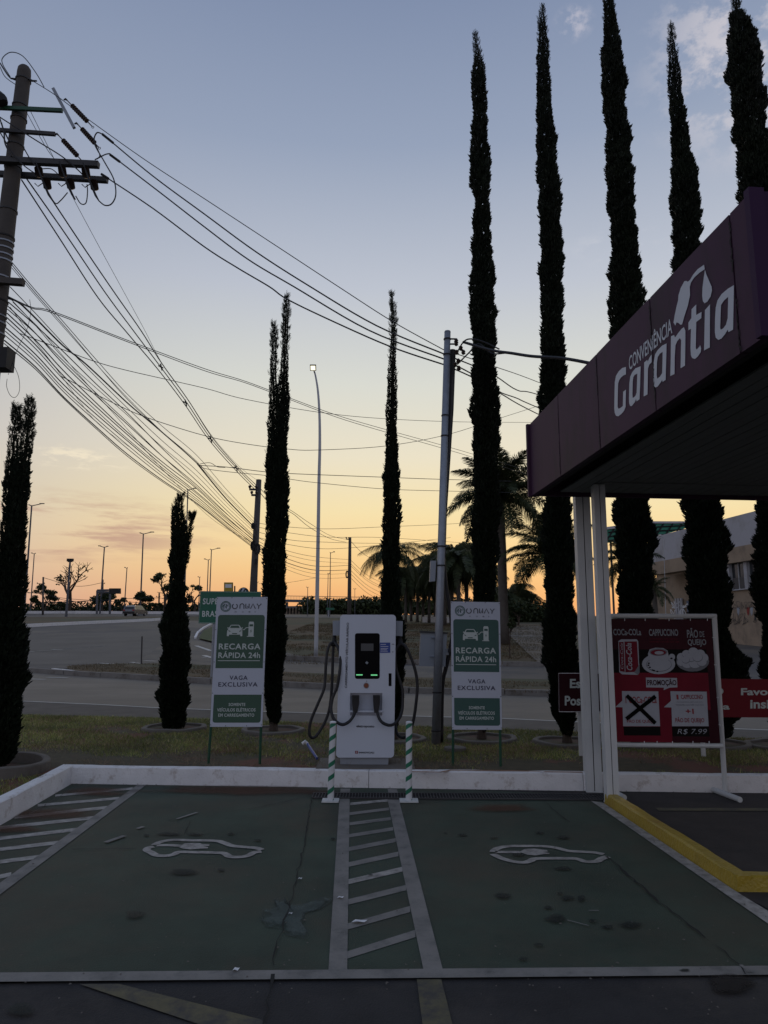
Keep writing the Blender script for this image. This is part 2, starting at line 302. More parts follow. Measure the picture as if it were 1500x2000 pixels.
def rrect(x0, y0, x1, y1, r, n=5, corners=(1,1,1,1)):
    P = []
    for (cx, cy, a0), on in zip(((x1-r, y0+r, -90), (x1-r, y1-r, 0), (x0+r, y1-r, 90), (x0+r, y0+r, 180)), corners):
        if on:
            for i in range(n+1): a = R(a0+90*i/n); P.append((cx+r*math.cos(a), cy+r*math.sin(a)))
        else: P.append((cx+(r if a0 in (-90, 0) else -r), cy+(r if a0 in (0, 90) else -r)))
    return P
def facequad(mb, pts, z=None): mb.add(pts, [tuple(range(len(pts)))])
# ================================================================== GROUND
ST = dict(kind='structure')
gm = M()
Ys = [-6, -3, 0] + [i*1.0 for i in range(1, 120)] + list(range(122, 252, 6)) + [260, 300, 400, 700, 1200, 2500]
XL = [-1200, -600, -300, -150, -80, -40, -20, -10, 0, 10, 20, 40, 80, 150, 300, 600, 1200]
for y in Ys:
    for x in XL: gm.v.append((x, y, g(y)-.03 if y > 13 else -.03))
nx = len(XL)
for j in range(len(Ys)-1):
    for i in range(nx-1): gm.f.append((j*nx+i, j*nx+i+1, (j+1)*nx+i+1, (j+1)*nx+i))
obj('ground', gm, MT['turf'], **ST)
def strip(name, far, near, off, m, rows=14, cols=24, parent=None, flat=None, **p):
    """sheet between two lines seen on the ground, following its rise"""
    def pt(q): return gp(q[0], q[1], flat) if flat is not None else tp(q[0], q[1])
    def res(L, n):
        P = [pt(q) for q in L]; d = [0]
        for a, b in zip(P, P[1:]): d.append(d[-1]+(b-a).length)
        out = []
        for k in range(n+1):
            s = d[-1]*k/n; i = max(j for j in range(len(P)-1) if d[j] <= s+1e-9); u = (s-d[i])/max(d[i+1]-d[i], 1e-6); out.append(P[i].lerp(P[i+1], min(u, 1)))
        return out
    A, B = res(far, cols), res(near, cols); mb = M()
    for j in range(rows+1):
        for i in range(cols+1):
            q = A[i].lerp(B[i], j/rows); mb.v.append((q.x, q.y, (g(q.y) if flat is None else flat)+off))
    for j in range(rows):
        for i in range(cols): k = j*(cols+1)+i; mb.f.append((k, k+1, k+cols+2, k+cols+1))
    if parent is None: p = dict(ST, **p)
    return obj(name, mb, m, parent, **p)
# lot: kerb lines from the photograph, on z = 0
KL = [gp(140,1531), gp(406,1535), gp(720,1539), gp(850,1541), gp(1140,1545), gp(1209,1547), gp(1500,1548)]
dK = (KL[-1]-KL[0]).normalized(); KL.append(KL[-1]+dK*7)
KLl = [gp(140,1531), gp(0,1613)]; dl = (KLl[1]-KLl[0]).normalized(); KLl.append(KLl[0]+dl*9)
KH = .19
VE = [gp(-260,1388,KH), gp(46,1394,KH), gp(400,1402,KH), gp(800,1416,KH), gp(1060,1424,KH), gp(1400,1438,KH), gp(1900,1452,KH)]   # back edge of the verge
# the street and everything beyond it
strip('street', [(-500,1290),(48,1311),(250,1322),(414,1334),(560,1341),(800,1353),(1082,1359),(1500,1370),(2200,1385)], [(-500,1420),(46,1440),(400,1450),(800,1465),(1060,1475),(1400,1490),(2200,1500)], .006, MT['road'], rows=16)
strip('junction_road', [(-300,1222),(60,1221),(200,1216),(330,1213),(420,1212)], [(-300,1309),(48,1307),(250,1305),(400,1303),(480,1306)], .004, MT['road_far'], rows=20)
strip('slip_road', [(380,1212),(440,1235),(480,1262),(560,1288),(800,1297),(1062,1300),(1400,1290)], [(250,1303),(420,1306),(500,1312),(560,1315),(800,1325),(1062,1330),(1500,1345)], .010, MT['road_far'], rows=12)
strip('far_carriageway', [(-300,1199),(150,1198),(420,1197),(700,1201),(760,1203)], [(-300,1206),(150,1205),(420,1204),(640,1207),(760,1208)], .012, MT['road_far'], rows=4)
strip('side_road', [(980,1222),(1058,1222),(1062,1230)], [(985,1232),(1058,1300),(1070,1330)], .016, MT['road_far'], rows=10, cols=8)
strip('forecourt_road', [(1400,1240),(1500,1245),(1700,1250)], [(1400,1322),(1500,1335),(1900,1345)], .014, MT['road_far'], rows=12, cols=8)
strip('road_shoulder', [(-200,1364),(46,1371),(200,1378),(305,1384),(410,1388),(600,1394),(784,1400),(981,1405),(1083,1410),(1400,1424),(1800,1440)], [(-200,1402),(46,1412),(410,1420),(800,1432),(1083,1442),(1400,1456),(1800,1470)], .012, mat('shoulder_asphalt', (.092,.082,.070), .8, var=.3, scale=2, bump=.4, bscale=40, spec=.3), rows=6, cols=30)
strip('junction_patch', [(-200,1248),(60,1242),(200,1236),(335,1233)], [(-200,1301),(60,1299),(250,1297),(400,1298)], .009, mat('patched_asphalt', (.095,.088,.078), .75, var=.3, scale=.4, spec=.4), rows=12, cols=12)
# street edge line and give-way dashes
mk = obj('street_edge_line', M().ribbon([tp(x, y)+Vector((0,0,.022)) for x, y in ((-200,1364),(46,1371),(200,1378),(305,1384),(410,1388),(600,1394),(784,1400),(981,1405),(1083,1410),(1400,1424),(1800,1440))], .09), MT['road_line'], **ST)
for a, b, w in (((42,1272),(68,1273),.3),((72,1272),(100,1272),.3),((101,1269),(124,1270),.3),((128,1267),(152,1267),.3),((155,1265),(178,1265),.3),((183,1263),(205,1263),.3),((193,1296),(262,1300),.25),((257,1294),(284,1297),.3),((282,1291),(305,1292),.3),((55,1327),(88,1328),.2),((92,1324),(132,1325),.2)):
    mk = obj('dashed_line', M().ribbon([tp(*a)+Vector((0,0,.02)), tp(*b)+Vector((0,0,.02))], w), MT['road_line'], **ST)
for a, b in (((383,1262),(412,1272)),((395,1285),(420,1283)),((398,1281),(415,1286))):
    obj('dashed_line', M().ribbon([tp(*a)+Vector((0,0,.03)), tp(*b)+Vector((0,0,.03))], .25), MT['road_line'], **ST)
# kerbs of the far islands
def kerb_run(name, label, pts, w, h, m, piece=1.0, group=None, jit=.012, cat='kerb'):
    t = thing(name, label, cat, pts[0], group); n = 0
    meshes = []
    for a, b in zip(pts, pts[1:]):
        L = (b-a).length; k = max(1, round(L/piece))
        for i in range(k):
            if n > 280: break
            p = a.lerp(b, (i+.5)/k); d = (b-a).normalized(); side = Vector((0,0,1)).cross(d)
            q = M(); q.box(p+Vector((0,0,h/2+random.uniform(-jit, jit)))+side*random.uniform(-jit, jit), L/k-.012, w, h, (d, side, Vector((0,0,1))), top=.985); obj('kerb_stone', q, m, t); n += 1
    return t
kerb_run('kerb', 'dark grey kerb of stones along the far side of the street', [tp(x, y) for x, y in ((-150,1303),(48,1312),(128,1318))]+[tp(x, y) for x, y in ((150,1320),(250,1326),(414,1336),(560,1342),(800,1354),(1082,1360),(1330,1368))], .18, .17, MT['kerb_old'], 1.2)
kerb_run('kerb', 'broken whitewashed kerb tip at the left end of the grassy traffic island', [tp(102,1314), tp(118,1316), tp(142,1319)], .14, .16, MT['kerb'], .8, jit=.03)
kerb_run('kerb', 'white kerb edging the brown central reservation on the left', [tp(x, y) for x, y in ((-200,1228),(40,1226),(150,1220),(300,1213),(330,1211))], .3, .3, MT['kerb'], 2.2)
kerb_run('kerb', 'curved white kerb beside the left green road sign', [tp(x, y) for x, y in ((381,1248),(386,1238),(398,1228),(420,1216),(440,1211))], .16, .16, MT['kerb'], 1.5)
kerb_run('kerb', 'long white kerb along the far carriageway on the left', [tp(x, y) for x, y in ((-200,1200),(150,1198.5),(420,1197.5))], .4, .45, MT['kerb'], 2.5)
kerb_run('kerb', 'shaded kerb at the foot of the brown bank behind the charger', [tp(x, y) for x, y in ((548,1289),(700,1296),(900,1300),(1064,1303),(1200,1305))], .2, .22, MT['kerb_old'], 1.5)
strip('traffic_island_soil', [(128,1308),(200,1303),(330,1301),(480,1309),(560,1319),(800,1330),(1082,1334),(1300,1340)], [(140,1317),(250,1325),(414,1335),(560,1341),(800,1353),(1082,1359),(1300,1367)], .12, MT['turf'], rows=5, cols=30)
strip('roadside_grass', [(398,1234),(425,1222),(445,1219)], [(388,1250),(420,1258),(460,1268)], .12, mat('green_turf', (.05,.075,.022), .95, var=.4, scale=2), rows=5)
strip('central_reservation', [(-200,1210),(60,1208),(250,1206),(345,1207)], [(-200,1226),(40,1224),(200,1217),(345,1210)], .16, MT['turf'], rows=4)
# verge: raised bed between the lot and the street
vm = M(); top = [KLl[2]+Vector((-.12,0,0)), KLl[1]+Vector((-.1,.05,0)), KLl[0]+Vector((-.05,.1,0))]+[p+Vector((0,.1,0)) for p in KL[1:]]
outer = [Vector((-16, top[0].y, 0))]+[Vector((-16, 12, 0))]+VE[1:]+[Vector((14, VE[-1].y-1.0, 0)), Vector((14, KL[-1].y, 0))]
bm = bmesh.new(); loop = [Vector((p.x, p.y, KH-.02)) for p in top+outer[::-1]]
vs = [bm.verts.new(p) for p in loop]; es = [bm.edges.new((vs[i], vs[(i+1) % len(vs)])) for i in range(len(vs))]
bmesh.ops.triangle_fill(bm, edges=es, use_beauty=True, normal=(0,0,1)); bm.verts.index_update()
vm.add([v.co.copy() for v in bm.verts], [tuple(v.index for v in f.verts) for f in bm.faces]); bm.free()
n0 = len(vm.v); vm.add([p-Vector((0,0,.3)) for p in loop]+loop, [(i, (i+1) % len(loop), len(loop)+(i+1) % len(loop), len(loop)+i) for i in range(len(loop))])
obj('grass_verge', vm, mat('verge_ground', (.060,.050,.026), .95, var=.4, scale=9, bump=.8, bscale=25, dirt=(.13,.048,.030), dscale=.55, dlo=.50, dhi=.56), **ST)
# ------------------------------------------------------------------ the parking lot
def sheet(pts, z):
    if len(pts) < 5: return M().add([Vector((p.x, p.y, z)) for p in pts], [tuple(range(len(pts)))])
    bm = bmesh.new(); vs = [bm.verts.new((p.x, p.y, z)) for p in pts]; es = [bm.edges.new((vs[i], vs[(i+1) % len(vs)])) for i in range(len(vs))]
    bmesh.ops.triangle_fill(bm, edges=es, use_beauty=True, normal=(0,0,1)); bm.verts.index_update()
    q = M().add([v.co.copy() for v in bm.verts], [tuple(v.index for v in f.verts) for f in bm.faces]); bm.free(); return q
lot = obj('parking_lot', sheet([Vector((-14,-3,0)), Vector((14,-3,0)), KL[-1]+Vector((2,.05,0)), KL[0]+Vector((-8,.1,0))], -.003), MT['asphalt_dark'], **ST)
LT = [gp(268.8,1533.8), gp(286,1533.8)]; d1 = (gp(0,1726)-LT[0]).normalized(); d2 = (gp(0,1749)-LT[1]).normalized()
FL0, FL1 = gp(0,1903.5), gp(1500,1890); df = (FL1-FL0).normalized(); FLL, FLR = FL0-df*5, FL1+df*3
fl0, fl1 = gp(0,1921), gp(1500,1908); fLL, fLR = fl0-df*5, fl1+df*3
rr = gp(1500,1806); rdir = (rr-gp(1154,1565.4)).normalized(); rend = gp(1154,1565.4)+rdir*((FL1.y-gp(1154,1565.4).y)/rdir.y)
obj('green_bay_floor', sheet([FLL, rend, gp(1178,1568), gp(1160,1552), KL[3], KL[1], KL[0], KLl[1], KLl[0]+dl*((KLl[0].y-FLL.y)/-dl.y)], .002), MT['green_floor'], **ST)
obj('forecourt_asphalt', sheet([gp(1216,1549.5), gp(1500,1550), KL[-1]+Vector((3,-.05,0)), Vector((12,-1,0)), Vector((5,-1,0)), rend+Vector((.3,0,0)), gp(1447,1749), gp(1190,1570)], .003), mat('forecourt_asphalt', (.047,.040,.037), .85, var=.25, scale=4, bump=.5, bscale=110, dirt=(.032,.029,.029), dscale=1.2, spec=.3), **ST)
def line(pts, key='line', z=.0072, name='painted_line'): return obj(name, sheet(pts, z), MT[key], lot)
line([LT[0], LT[1], LT[1]+d2*8, LT[0]+d1*8], 'line_old')
line([FLL, FLR, fLR, fLL], 'line_old', .010)
line([gp(663,1561), gp(683,1561), gp(678,1903), gp(641,1903)], 'line_old'); line([gp(665,1541.5), gp(684,1541.5), gp(683.5,1552), gp(664.5,1552)], 'line_old')
line([gp(757,1563), gp(779,1563), gp(866,1901), gp(828,1901)], 'line_old'); line([gp(757,1542), gp(775,1542), gp(778,1552), gp(759,1552)], 'line_old')
line([gp(1154,1565.4), gp(1179,1569.6), gp(1447,1749), gp(1447,1749)+(gp(1500,1781)-gp(1447,1749)).normalized()*1.6, gp(1154,1565.4)+rdir*6.6], 'line')
z4 = zm(600,1480,1.6667)
for (x0,y0,x1,y1,w) in ((140,152,262,140,8),(138,184,266,168,9),(138,217,272,200,10),(136,256,280,233,11),(134,300,288,270,13),(134,350,297,315,15),(134,406,310,365,16),(134,472,322,425,18),(132,552,335,495,20),(131,645,352,575,24)):
    line([gp(*z4(x0,y0-w/2)), gp(*z4(x1,y1-w/2)), gp(*z4(x1,y1+w/2)), gp(*z4(x0,y0+w/2))], 'line' if y0 in (406, 152) else 'line_old', .0052, 'hatch_stripe')
zl = zm(0,1440,3.571)
for (x0,y0,x1,y1,w) in ((385,410,925,360,15),(262,478,832,428,17),(100,562,752,492,20),(-180,655,672,562,22),(-220,735,547,645,23),(-220,812,407,738,24),(-220,902,270,838,26),(-260,1030,78,960,28),(-400,1150,-60,1090,30)):
    line([gp(*zl(x0,y0-w/2)), gp(*zl(x1,y1-w/2)), gp(*zl(x1,y1+w/2)), gp(*zl(x0,y0+w/2))], 'line', .0052, 'hatch_stripe')
line([gp(155,1923.5), gp(232,1923), gp(510,1993), gp(560,2040), gp(500,2040)], 'line_yellow', .004, 'old_yellow_line')
line([gp(814,1914), gp(862,1914), gp(893,2040), gp(830,2040)], 'line_yellow', .004, 'old_yellow_line')
line([gp(1280,1579), gp(1560,1580), gp(1560,1585.5), gp(1287,1585)], 'line_yellow', .008, 'old_yellow_line')
# stencilled electric cars
def stencil(Z, up, low, cord, plug, label):
    t = thing('electric_car_stencil', label, 'floor marking', gp(*Z(700,200)), 'electric car stencils on the bays')
    for nm, P, w in (('car_outline', up, .062), ('car_outline', low, .062), ('cable_outline', cord, .06)):
        obj(nm, M().ribbon([gp(*Z(*q))+Vector((0,0,.007)) for q in smooth_pts([(a, b, 0) for a, b in P], 5) for q in [(q[0], q[1])]], w), MT['line'], t)
    obj('plug', M().add([gp(*Z(*q))+Vector((0,0,.007)) for q in plug], [tuple(range(len(plug)))]), MT['line'], t)
stencil(zm(260,1620,5.357), [(222,172),(270,145),(350,125),(440,118),(600,122),(860,127),(950,148),(1040,180),(1200,195),(1290,203),(1342,222)], [(1342,240),(1265,250),(1200,283),(1100,298),(1010,292),(950,258),(860,252),(650,247),(480,245),(430,268),(350,284),(250,280),(190,250),(142,225),(160,200),(215,188)], [(250,174),(380,174),(500,180)], [(470,190),(540,155),(630,150),(700,152),(720,162),(800,166),(795,180),(730,183),(785,194),(780,207),(700,211),(600,218),(520,210)], 'white stencil of a car with a plug, left bay floor')
stencil(zm(930,1630,5.357), [(178,192),(200,165),(260,142),(350,130),(500,128),(720,132),(860,152),(960,178),(1100,188),(1230,196),(1335,214)], [(1375,238),(1310,262),(1260,288),(1150,292),(1060,265),(980,258),(640,260),(570,282),(520,298),(440,298),(350,282),(250,250),(175,212)], [(200,190),(320,192),(460,192)], [(450,190),(510,160),(600,155),(650,160),(740,172),(750,186),(700,192),(770,203),(760,213),(700,216),(620,228),(540,220)], 'fainter white stencil of a car with a plug, right bay floor')
# oil stains, patches and cracks
stain = fade('oil_stain', (.016,.022,.020), .7, strength=.75)
def soak(name, rings, centre, m, z):
    vs = [(centre.x, centre.y, z)]; n = len(rings[0]); val = [1.0]
    for k, ring in enumerate(rings):
        for p in ring: vs.append((p.x, p.y, z)); val.append(1-(k+1)/len(rings))
    fs = [(0, 1+i, 1+(i+1) % n) for i in range(n)]
    for k in range(len(rings)-1): fs += [(1+k*n+i, 1+(k+1)*n+i, 1+(k+1)*n+(i+1) % n, 1+k*n+(i+1) % n) for i in range(n)]
    o = obj(name, M().add(vs, fs), m, lot); a = o.data.attributes.new('soak', 'FLOAT', 'POINT'); a.data.foreach_set('value', val); return o
def blob(px, py, rx, ry, m=stain, z=.0125, name='oil_stain', n=22, seed=0):
    rx *= 1.3; ry *= 1.35
    r0 = random.Random(seed+px); c = gp(px, py); a = (gp(px+rx, py)-c); b = (gp(px, py+ry)-c); ph = [r0.uniform(0, 6.3) for _ in range(3)]
    P = [c+a*(math.cos(w)*(1+.12*math.sin(3*w+ph[0])+.08*math.sin(5*w+ph[1])))+b*(math.sin(w)*(1+.12*math.sin(2*w+ph[2]))) for w in [2*math.pi*i/n for i in range(n)]]
    soak(name, [[c.lerp(p, f) for p in P] for f in (.5, .8, 1)], c, m, z)
for b in ((357,1706,27,6.5),(330,1631,24,3.2),(381,1632,16,2.8),(286,1634,6,2),(451,1631,7,2.2),(504,1644,8,2),(904,1633,9,2.8),(1054,1629,9,2.5),(965,1639,9,1.6),(1100,1638,13,3.6),(1100,1699,16,4.2),(982,1753,17,6),(1108,1757,14,4.5),(1135,1758,8,6),(1086,1797,20,8),(1157,1802,8,3.5),(1232,1810,22,6.5),(1187,1814,12,4),(1071,1776,9,3),(1022,1877,9,3.5),(1052,1849,10,3),(650,1641,5,2),(432,1702,7,3),(870,1630,4,1.2),(1094,1748,6,2.5),(1338,1900,10,3.5),(724,1712,5,1.5),(1012,1672,14,3.5)): blob(*b)
blob(1425,1926,40,22, fade('wet_oil_stain', (.012,.011,.012), .6, amp=.9), .0125); blob(40,1975,26,14, seed=3); blob(262,1790,18,9, fade('tyre_scuff', (.014,.02,.018), .6, scale=40, amp=1.6, strength=.7), seed=5)
for a, rx, ry, sd in ((200,1600,.0,0),): pass
red = fade('red_dust_stain', (.125,.060,.036), .9, .1, .9, 3, .9, .6)
for px, py, rx, ry in ((95,1592,70,8),(190,1548,50,6),(470,1545,150,7),(30,1622,40,6),(980,1580,50,6)): blob(px, py, rx*1.2, ry*1.4, red, .0122, 'red_dust', 30, 1)
crack = mat('floor_crack', (.012,.013,.012), .95)
def crackline(P, w=.010):
    r0 = random.Random(int(P[0][0])); Q = []
    for a, b in zip(P, P[1:]):
        A, B = gp(*a), gp(*b); n = max(2, int((B-A).length/.07))
        for i in range(n): p = A.lerp(B, i/n); Q.append(p+Vector((r0.uniform(-.012,.012), r0.uniform(-.012,.012), .0118)))
    obj('floor_crack', M().ribbon(Q, [w*r0.uniform(.3, 1.3) for _ in Q]), crack, lot)
for P in (((608,1562),(597,1640),(570,1750),(545,1840),(530,1905)),((530,1905),(524,1960),(512,2030)),((610,1556),(500,1580),(404,1593)),((372,1606),(364,1622),(354,1638)),((140,1661),(285,1660)),((1063,1567),(1100,1600),(1120,1612)),((1185,1675),(1215,1700),(1260,1740),(1300,1775),(1360,1822),(1400,1850)),((1400,1850),(1445,1890),(1470,1925)),((345,1600),(310,1606))):
    crackline(P, .016 if P[0][0] in (530, 1185) else .009)
pe = fade('peeling_patch', (.10,.125,.11), .85, .0, .5, 18, 1.3, .7)
blobpts = [(1065,555),(1112,552),(1120,575),(1180,580),(1255,550),(1302,548),(1290,572),(1240,598),(1185,612),(1180,655),(1205,690),(1195,712),(1120,700),(1105,668),(1050,665),(1018,640),(1030,600),(1075,590)]
zb = zm(0,1480,2)
cpp = gp(*zb(1150, 615)); soak('peeling_patch', [[cpp.lerp(gp(*zb(*q)), f) for q in blobpts] for f in (.5, .85, 1.08)], cpp, pe, .0092)
obj('peeling_patch', M().ribbon([gp(*zb(*q))+Vector((random.uniform(-.01,.01), random.uniform(-.01,.01), .0092)) for q in blobpts], .005, closed=True), mat('peeling_paint_edge', (.12,.14,.125), .8, var=.8, scale=20, dirt=(.05,.07,.06), dscale=12, dlo=.4, dhi=.5), lot)
for a, b, w in (((206,1648),(243,1635),.05),((345,1602),(385,1589),.03),((268,1621),(280,1617),.04),((1447,1889),(1466,1904),.02),((1108,1801),(1150,1812),.008),((1150,1782),(1170,1782),.01)):
    obj('scrape_mark', M().ribbon([gp(*a)+Vector((0,0,.0128)), gp(*b)+Vector((0,0,.0128))], w), MT['line_old'], lot)
# paper scraps lying about
scr = 'paper scraps dropped on the bays'
for px, py, w, h, lb in ((702,1804,.11,.045,'torn white paper scrap on the hatched strip between the bays'),(665,1757,.05,.03,'small white scrap on the line left of the hatched strip'),(586,1720,.035,.03,'tiny white scrap upper on the left bay floor'),(461,1899,.04,.04,'tiny white scrap just above the front white line'),(567,1789,.03,.02,'tiny white scrap on the peeling patch')):
    w *= .45; h *= .5; c = gp(px, py); q = M(); q.add([c+Vector((-w,-h*.4,.012)), c+Vector((-w*.3,-h,.022)), c+Vector((w*.6,-h*.7,.014)), c+Vector((w,h*.3,.02)), c+Vector((w*.3,h,.013)), c+Vector((-w*.5,h*.7,.019)), c+Vector((0,0,.018))], [(0,1,6),(1,2,6),(2,3,6),(3,4,6),(4,5,6),(5,0,6)])
    obj('paper_scrap', q, MT['paper'], label=lb, category='litter', group=scr)
rq = random.Random(12); q = M()
for i in range(520):
    if i < 300: a, b = rq.choice(((KL[0], KL[4]), (KL[4], KL[-1]), (KLl[0], KLl[1]))); p = a.lerp(b, rq.random())+Vector((0,-abs(rq.gauss(0,.09))-.01,0))+(Vector((.12,0,0)) if b is KLl[1] else Vector((0,0,0)))
    else: p = gp(rq.uniform(0,1500), rq.uniform(1570,1990))
    s = rq.uniform(.003,.009); w = rq.uniform(0,6.3); q.add([p+Vector((math.cos(w+t)*s*k, math.sin(w+t)*s, .0125)) for t, k in ((0,1),(1.6,.7),(3.1,1.2),(4.7,.6))]+[p+Vector((0,0,.0125+s*.6))], [(0,1,4),(1,2,4),(2,3,4),(3,0,4)])
obj('grit', q, MT['concrete'], kind='stuff', label='grit and crumbs scattered over the bays and along the kerb foot', category='grit')
# drain grate
dg = thing('drain_grate', 'long steel drain grate at the foot of the white kerb', 'drain', gp(612,1556))
ga, gb, gc, gd = gp(611,1551.5), gp(1178,1553), gp(1178,1564.5), gp(611,1560.5)
obj('channel_shade', sheet([ga, gb, gc, gd], .0065), MT['gap'], dg)  # flat dark sheet on the floor, painted for the shade inside the channel
for a, b in ((ga, gb), (gd, gc)): obj('frame_rail', M().box((a+b)/2+Vector((0,0,.012)), (b-a).length, .02, .014, ((b-a).normalized(), Vector((0,0,1)).cross((b-a).normalized()), Vector((0,0,1)))), MT['dark_metal'], dg)
q = M(); nb = 96
for i in range(nb+1):
    a = ga.lerp(gb, i/nb); b = gd.lerp(gc, i/nb); q.box((a+b)/2+Vector((0,0,.012)), .009, (b-a).length-.02, .010)
for k in (.33, .66): a = ga.lerp(gd, k); b = gb.lerp(gc, k); q.box((a+b)/2+Vector((0,0,.0105)), (b-a).length, .006, .008, ((b-a).normalized(), Vector((0,0,1)).cross((b-a).normalized()), Vector((0,0,1))))
obj('grate_bars', q, MT['dark_metal'], dg, kind='stuff')
# white kerb round the bays: cast blocks with uneven whitewashed tops
wk = thing('kerb', 'tall whitewashed kerb behind both charging bays', 'kerb', KL[0])
def kblocks(P, w, h, step, m, parent, side=1, name='kerb_stone'):
    up = Vector((0,0,1)); prev = None
    for a, b in zip(P, P[1:]):
        L = (b-a).length; k = max(1, round(L/step)); d = (b-a).normalized(); s = up.cross(d)*side
        for i in range(k):
            p0, p1 = a.lerp(b, i/k)+d*.003, a.lerp(b, (i+1)/k)-d*.003; nseg = max(2, int(L/k/.12)); vs = []
            for j in range(nseg+1):
                p = p0.lerp(p1, j/nseg); n1 = mnoise.noise(p*1.7)*.012; n2 = mnoise.noise(p*5)*.005
                e = .012+.01*mnoise.noise(p*4)
                vs += [p+s*(n1*.3), p+s*(.012+n1*.4)+up*(h-e+n2), p+s*(.03+n1)+up*(h+n1*.6+n2), p+s*(w-.02)+up*(h+n1*.6-n2), p+s*w+up*(h-.02), p+s*w]
            fs = []
            for j in range(nseg):
                for q in range(5): fs.append((j*6+q, (j+1)*6+q, (j+1)*6+q+1, j*6+q+1))
            fs += [(0,1,2,3,4,5), tuple(nseg*6+q for q in range(6))[::-1]]
            obj(name, M().add(vs, fs), m, parent, smooth=False)
kblocks([KL[0]-(KL[1]-KL[0]).normalized()*.08, KL[2], KL[4]], .14, KH, 3.4, MT['kerb'], wk)
kblocks([KL[4], KL[-1]], .14, KH, 3.0, MT['kerb'], thing('kerb', 'whitewashed kerb behind the promotion board on the right', 'kerb', KL[5]))
kblocks([KLl[0]-dl*.06, KLl[2]], .15, KH+.015, 3.2, MT['kerb'], thing('kerb', 'whitewashed kerb running towards the camera along the left bay hatching', 'kerb', KLl[1]), side=-1)
# orange mortar edge behind the kerb at right of the charger
obj('mortar_edge', M().ribbon([gp(x, y, KH+.004) for x, y in ((805,1507),(860,1508),(880,1504),(1000,1505),(1060,1507),(1138,1508))], .05), MT['orange_edge'], wk)
# yellow kerb
y0, y1 = gp(1180,1569), gp(1440,1743); yb = gp(1500,1743.5); ybd = (yb-y1).normalized()
yk = thing('kerb', 'glossy yellow kerb from the canopy column to its corner near the camera', 'kerb', y0)
kblocks([y0, y1], .13, .105, 2.0, MT['kerb_yellow'], yk, side=1)
kblocks([y1+ybd*.004, y1+ybd*3.2], .13, .105, 1.0, MT['kerb_yellow'], thing('kerb', 'orange yellow kerb turning right at the frame edge', 'kerb', y1), side=1)
# ================================================================== CANOPY
UPZ = Vector((0,0,1))
ZF = 3.36
F0 = gp(1031.7, 969, ZF); N0 = gp(1481.7, 656.7, ZF)
a_ = (N0-F0).normalized(); b_ = Vector((-a_.y, a_.x, 0)) if True else None        # b_ points right
if b_.x < 0: b_ = -b_
pn = -b_                                       # fascia faces left
FP = Panel(F0, pn, .004)
t0 = FP.hit((1028.3, 830)); t1 = FP.hit((1456.7, 370)); HF = ((t0.z+t1.z)/2)-ZF
can = thing('shop_canopy', 'flat canopy with plum fascia lettered in pale grey over the forecourt', 'canopy', Vector((F0.x, F0.y, 0)))
seams = [((F0-F0).dot(a_))]+[(FP.hit(q)-F0).dot(a_) for q in ((1088.3,921.7),(1165,873.3),(1272.7,800),(1435,686.7))]+[(N0-F0).dot(a_)]
for s0, s1 in zip(seams, seams[1:]):
    c = F0+a_*((s0+s1)/2)+b_*.06+UPZ*(HF/2); obj('fascia_panel', M().box(c, s1-s0-.016, .05, HF, (a_, b_, UPZ)), MT['fascia'], can)
obj('fascia_backing', M().box(F0+a_*(seams[-1]/2)+b_*.12+UPZ*(HF/2), seams[-1]-.03, .06, HF-.02, (a_, b_, UPZ)), MT['gap'], can)
FWD = 7.0
for k in range(5):
    c = N0-a_*.028+b_*(.09+1.4*(k+.5))+UPZ*(HF/2); obj('fascia_panel', M().box(c, 1.39, .05, HF, (b_, a_, UPZ)), MT['fascia2'], can)
    c = F0+a_*.028+b_*(.09+1.4*(k+.5))+UPZ*(HF/2); obj('fascia_panel', M().box(c, 1.39, .05, HF, (b_, a_, UPZ)), MT['fascia'], can)
obj('corner_trim', M().box(F0+a_*.0+b_*.045+UPZ*(HF/2), .05, .09, HF+.01, (a_, b_, UPZ)), MT['fascia'], can)
obj('corner_trim', M().box(N0-a_*.0+b_*.045+UPZ*(HF/2), .05, .09, HF+.01, (a_, b_, UPZ)), MT['fascia2'], can)
L0 = seams[-1]
obj('roof_deck', M().box(F0+a_*(L0/2)+b_*(3.6)+UPZ*(HF*.7), L0-.2, FWD-.3, .05, (a_, b_, UPZ)), MT['dark_metal'], can)
obj('soffit_backing', M().box(F0+a_*(L0/2)+b_*(3.6)+UPZ*.20, L0-.12, FWD-.1, .04, (a_, b_, UPZ)), MT['gap'], can)
for k in range(54):
    c = F0+a_*(L0/2)+b_*(.36+.12*(k+.5))+UPZ*(.05+random.uniform(-.002,.002)); obj('soffit_plank', M().box(c, L0-.16, .110, .016, (a_, b_, UPZ)), MT['soffit'], can)
for s in (.35,): obj('ceiling_beam', M().box(F0+a_*.62+b_*1.6+UPZ*.0355, .14, 1.9, .012, (a_, b_, UPZ)), MT['soffit'], can)
rs = random.Random(4)
for s in seams[1:-1]:
    for lo_, hi_ in ((.02, .45), (.52, .98)):
        z0 = lo_+rs.uniform(-.02,.08); z1_ = hi_-rs.uniform(0,.15); P = [F0+a_*(s+rs.gauss(0,.006))+b_*.030+UPZ*(HF*(z0+(z1_-z0)*k/26)) for k in range(27)]
        obj('torn_sealant', M().ribbon(P, [rs.uniform(.003,.018) for _ in P], -b_), MT['gap'], can)
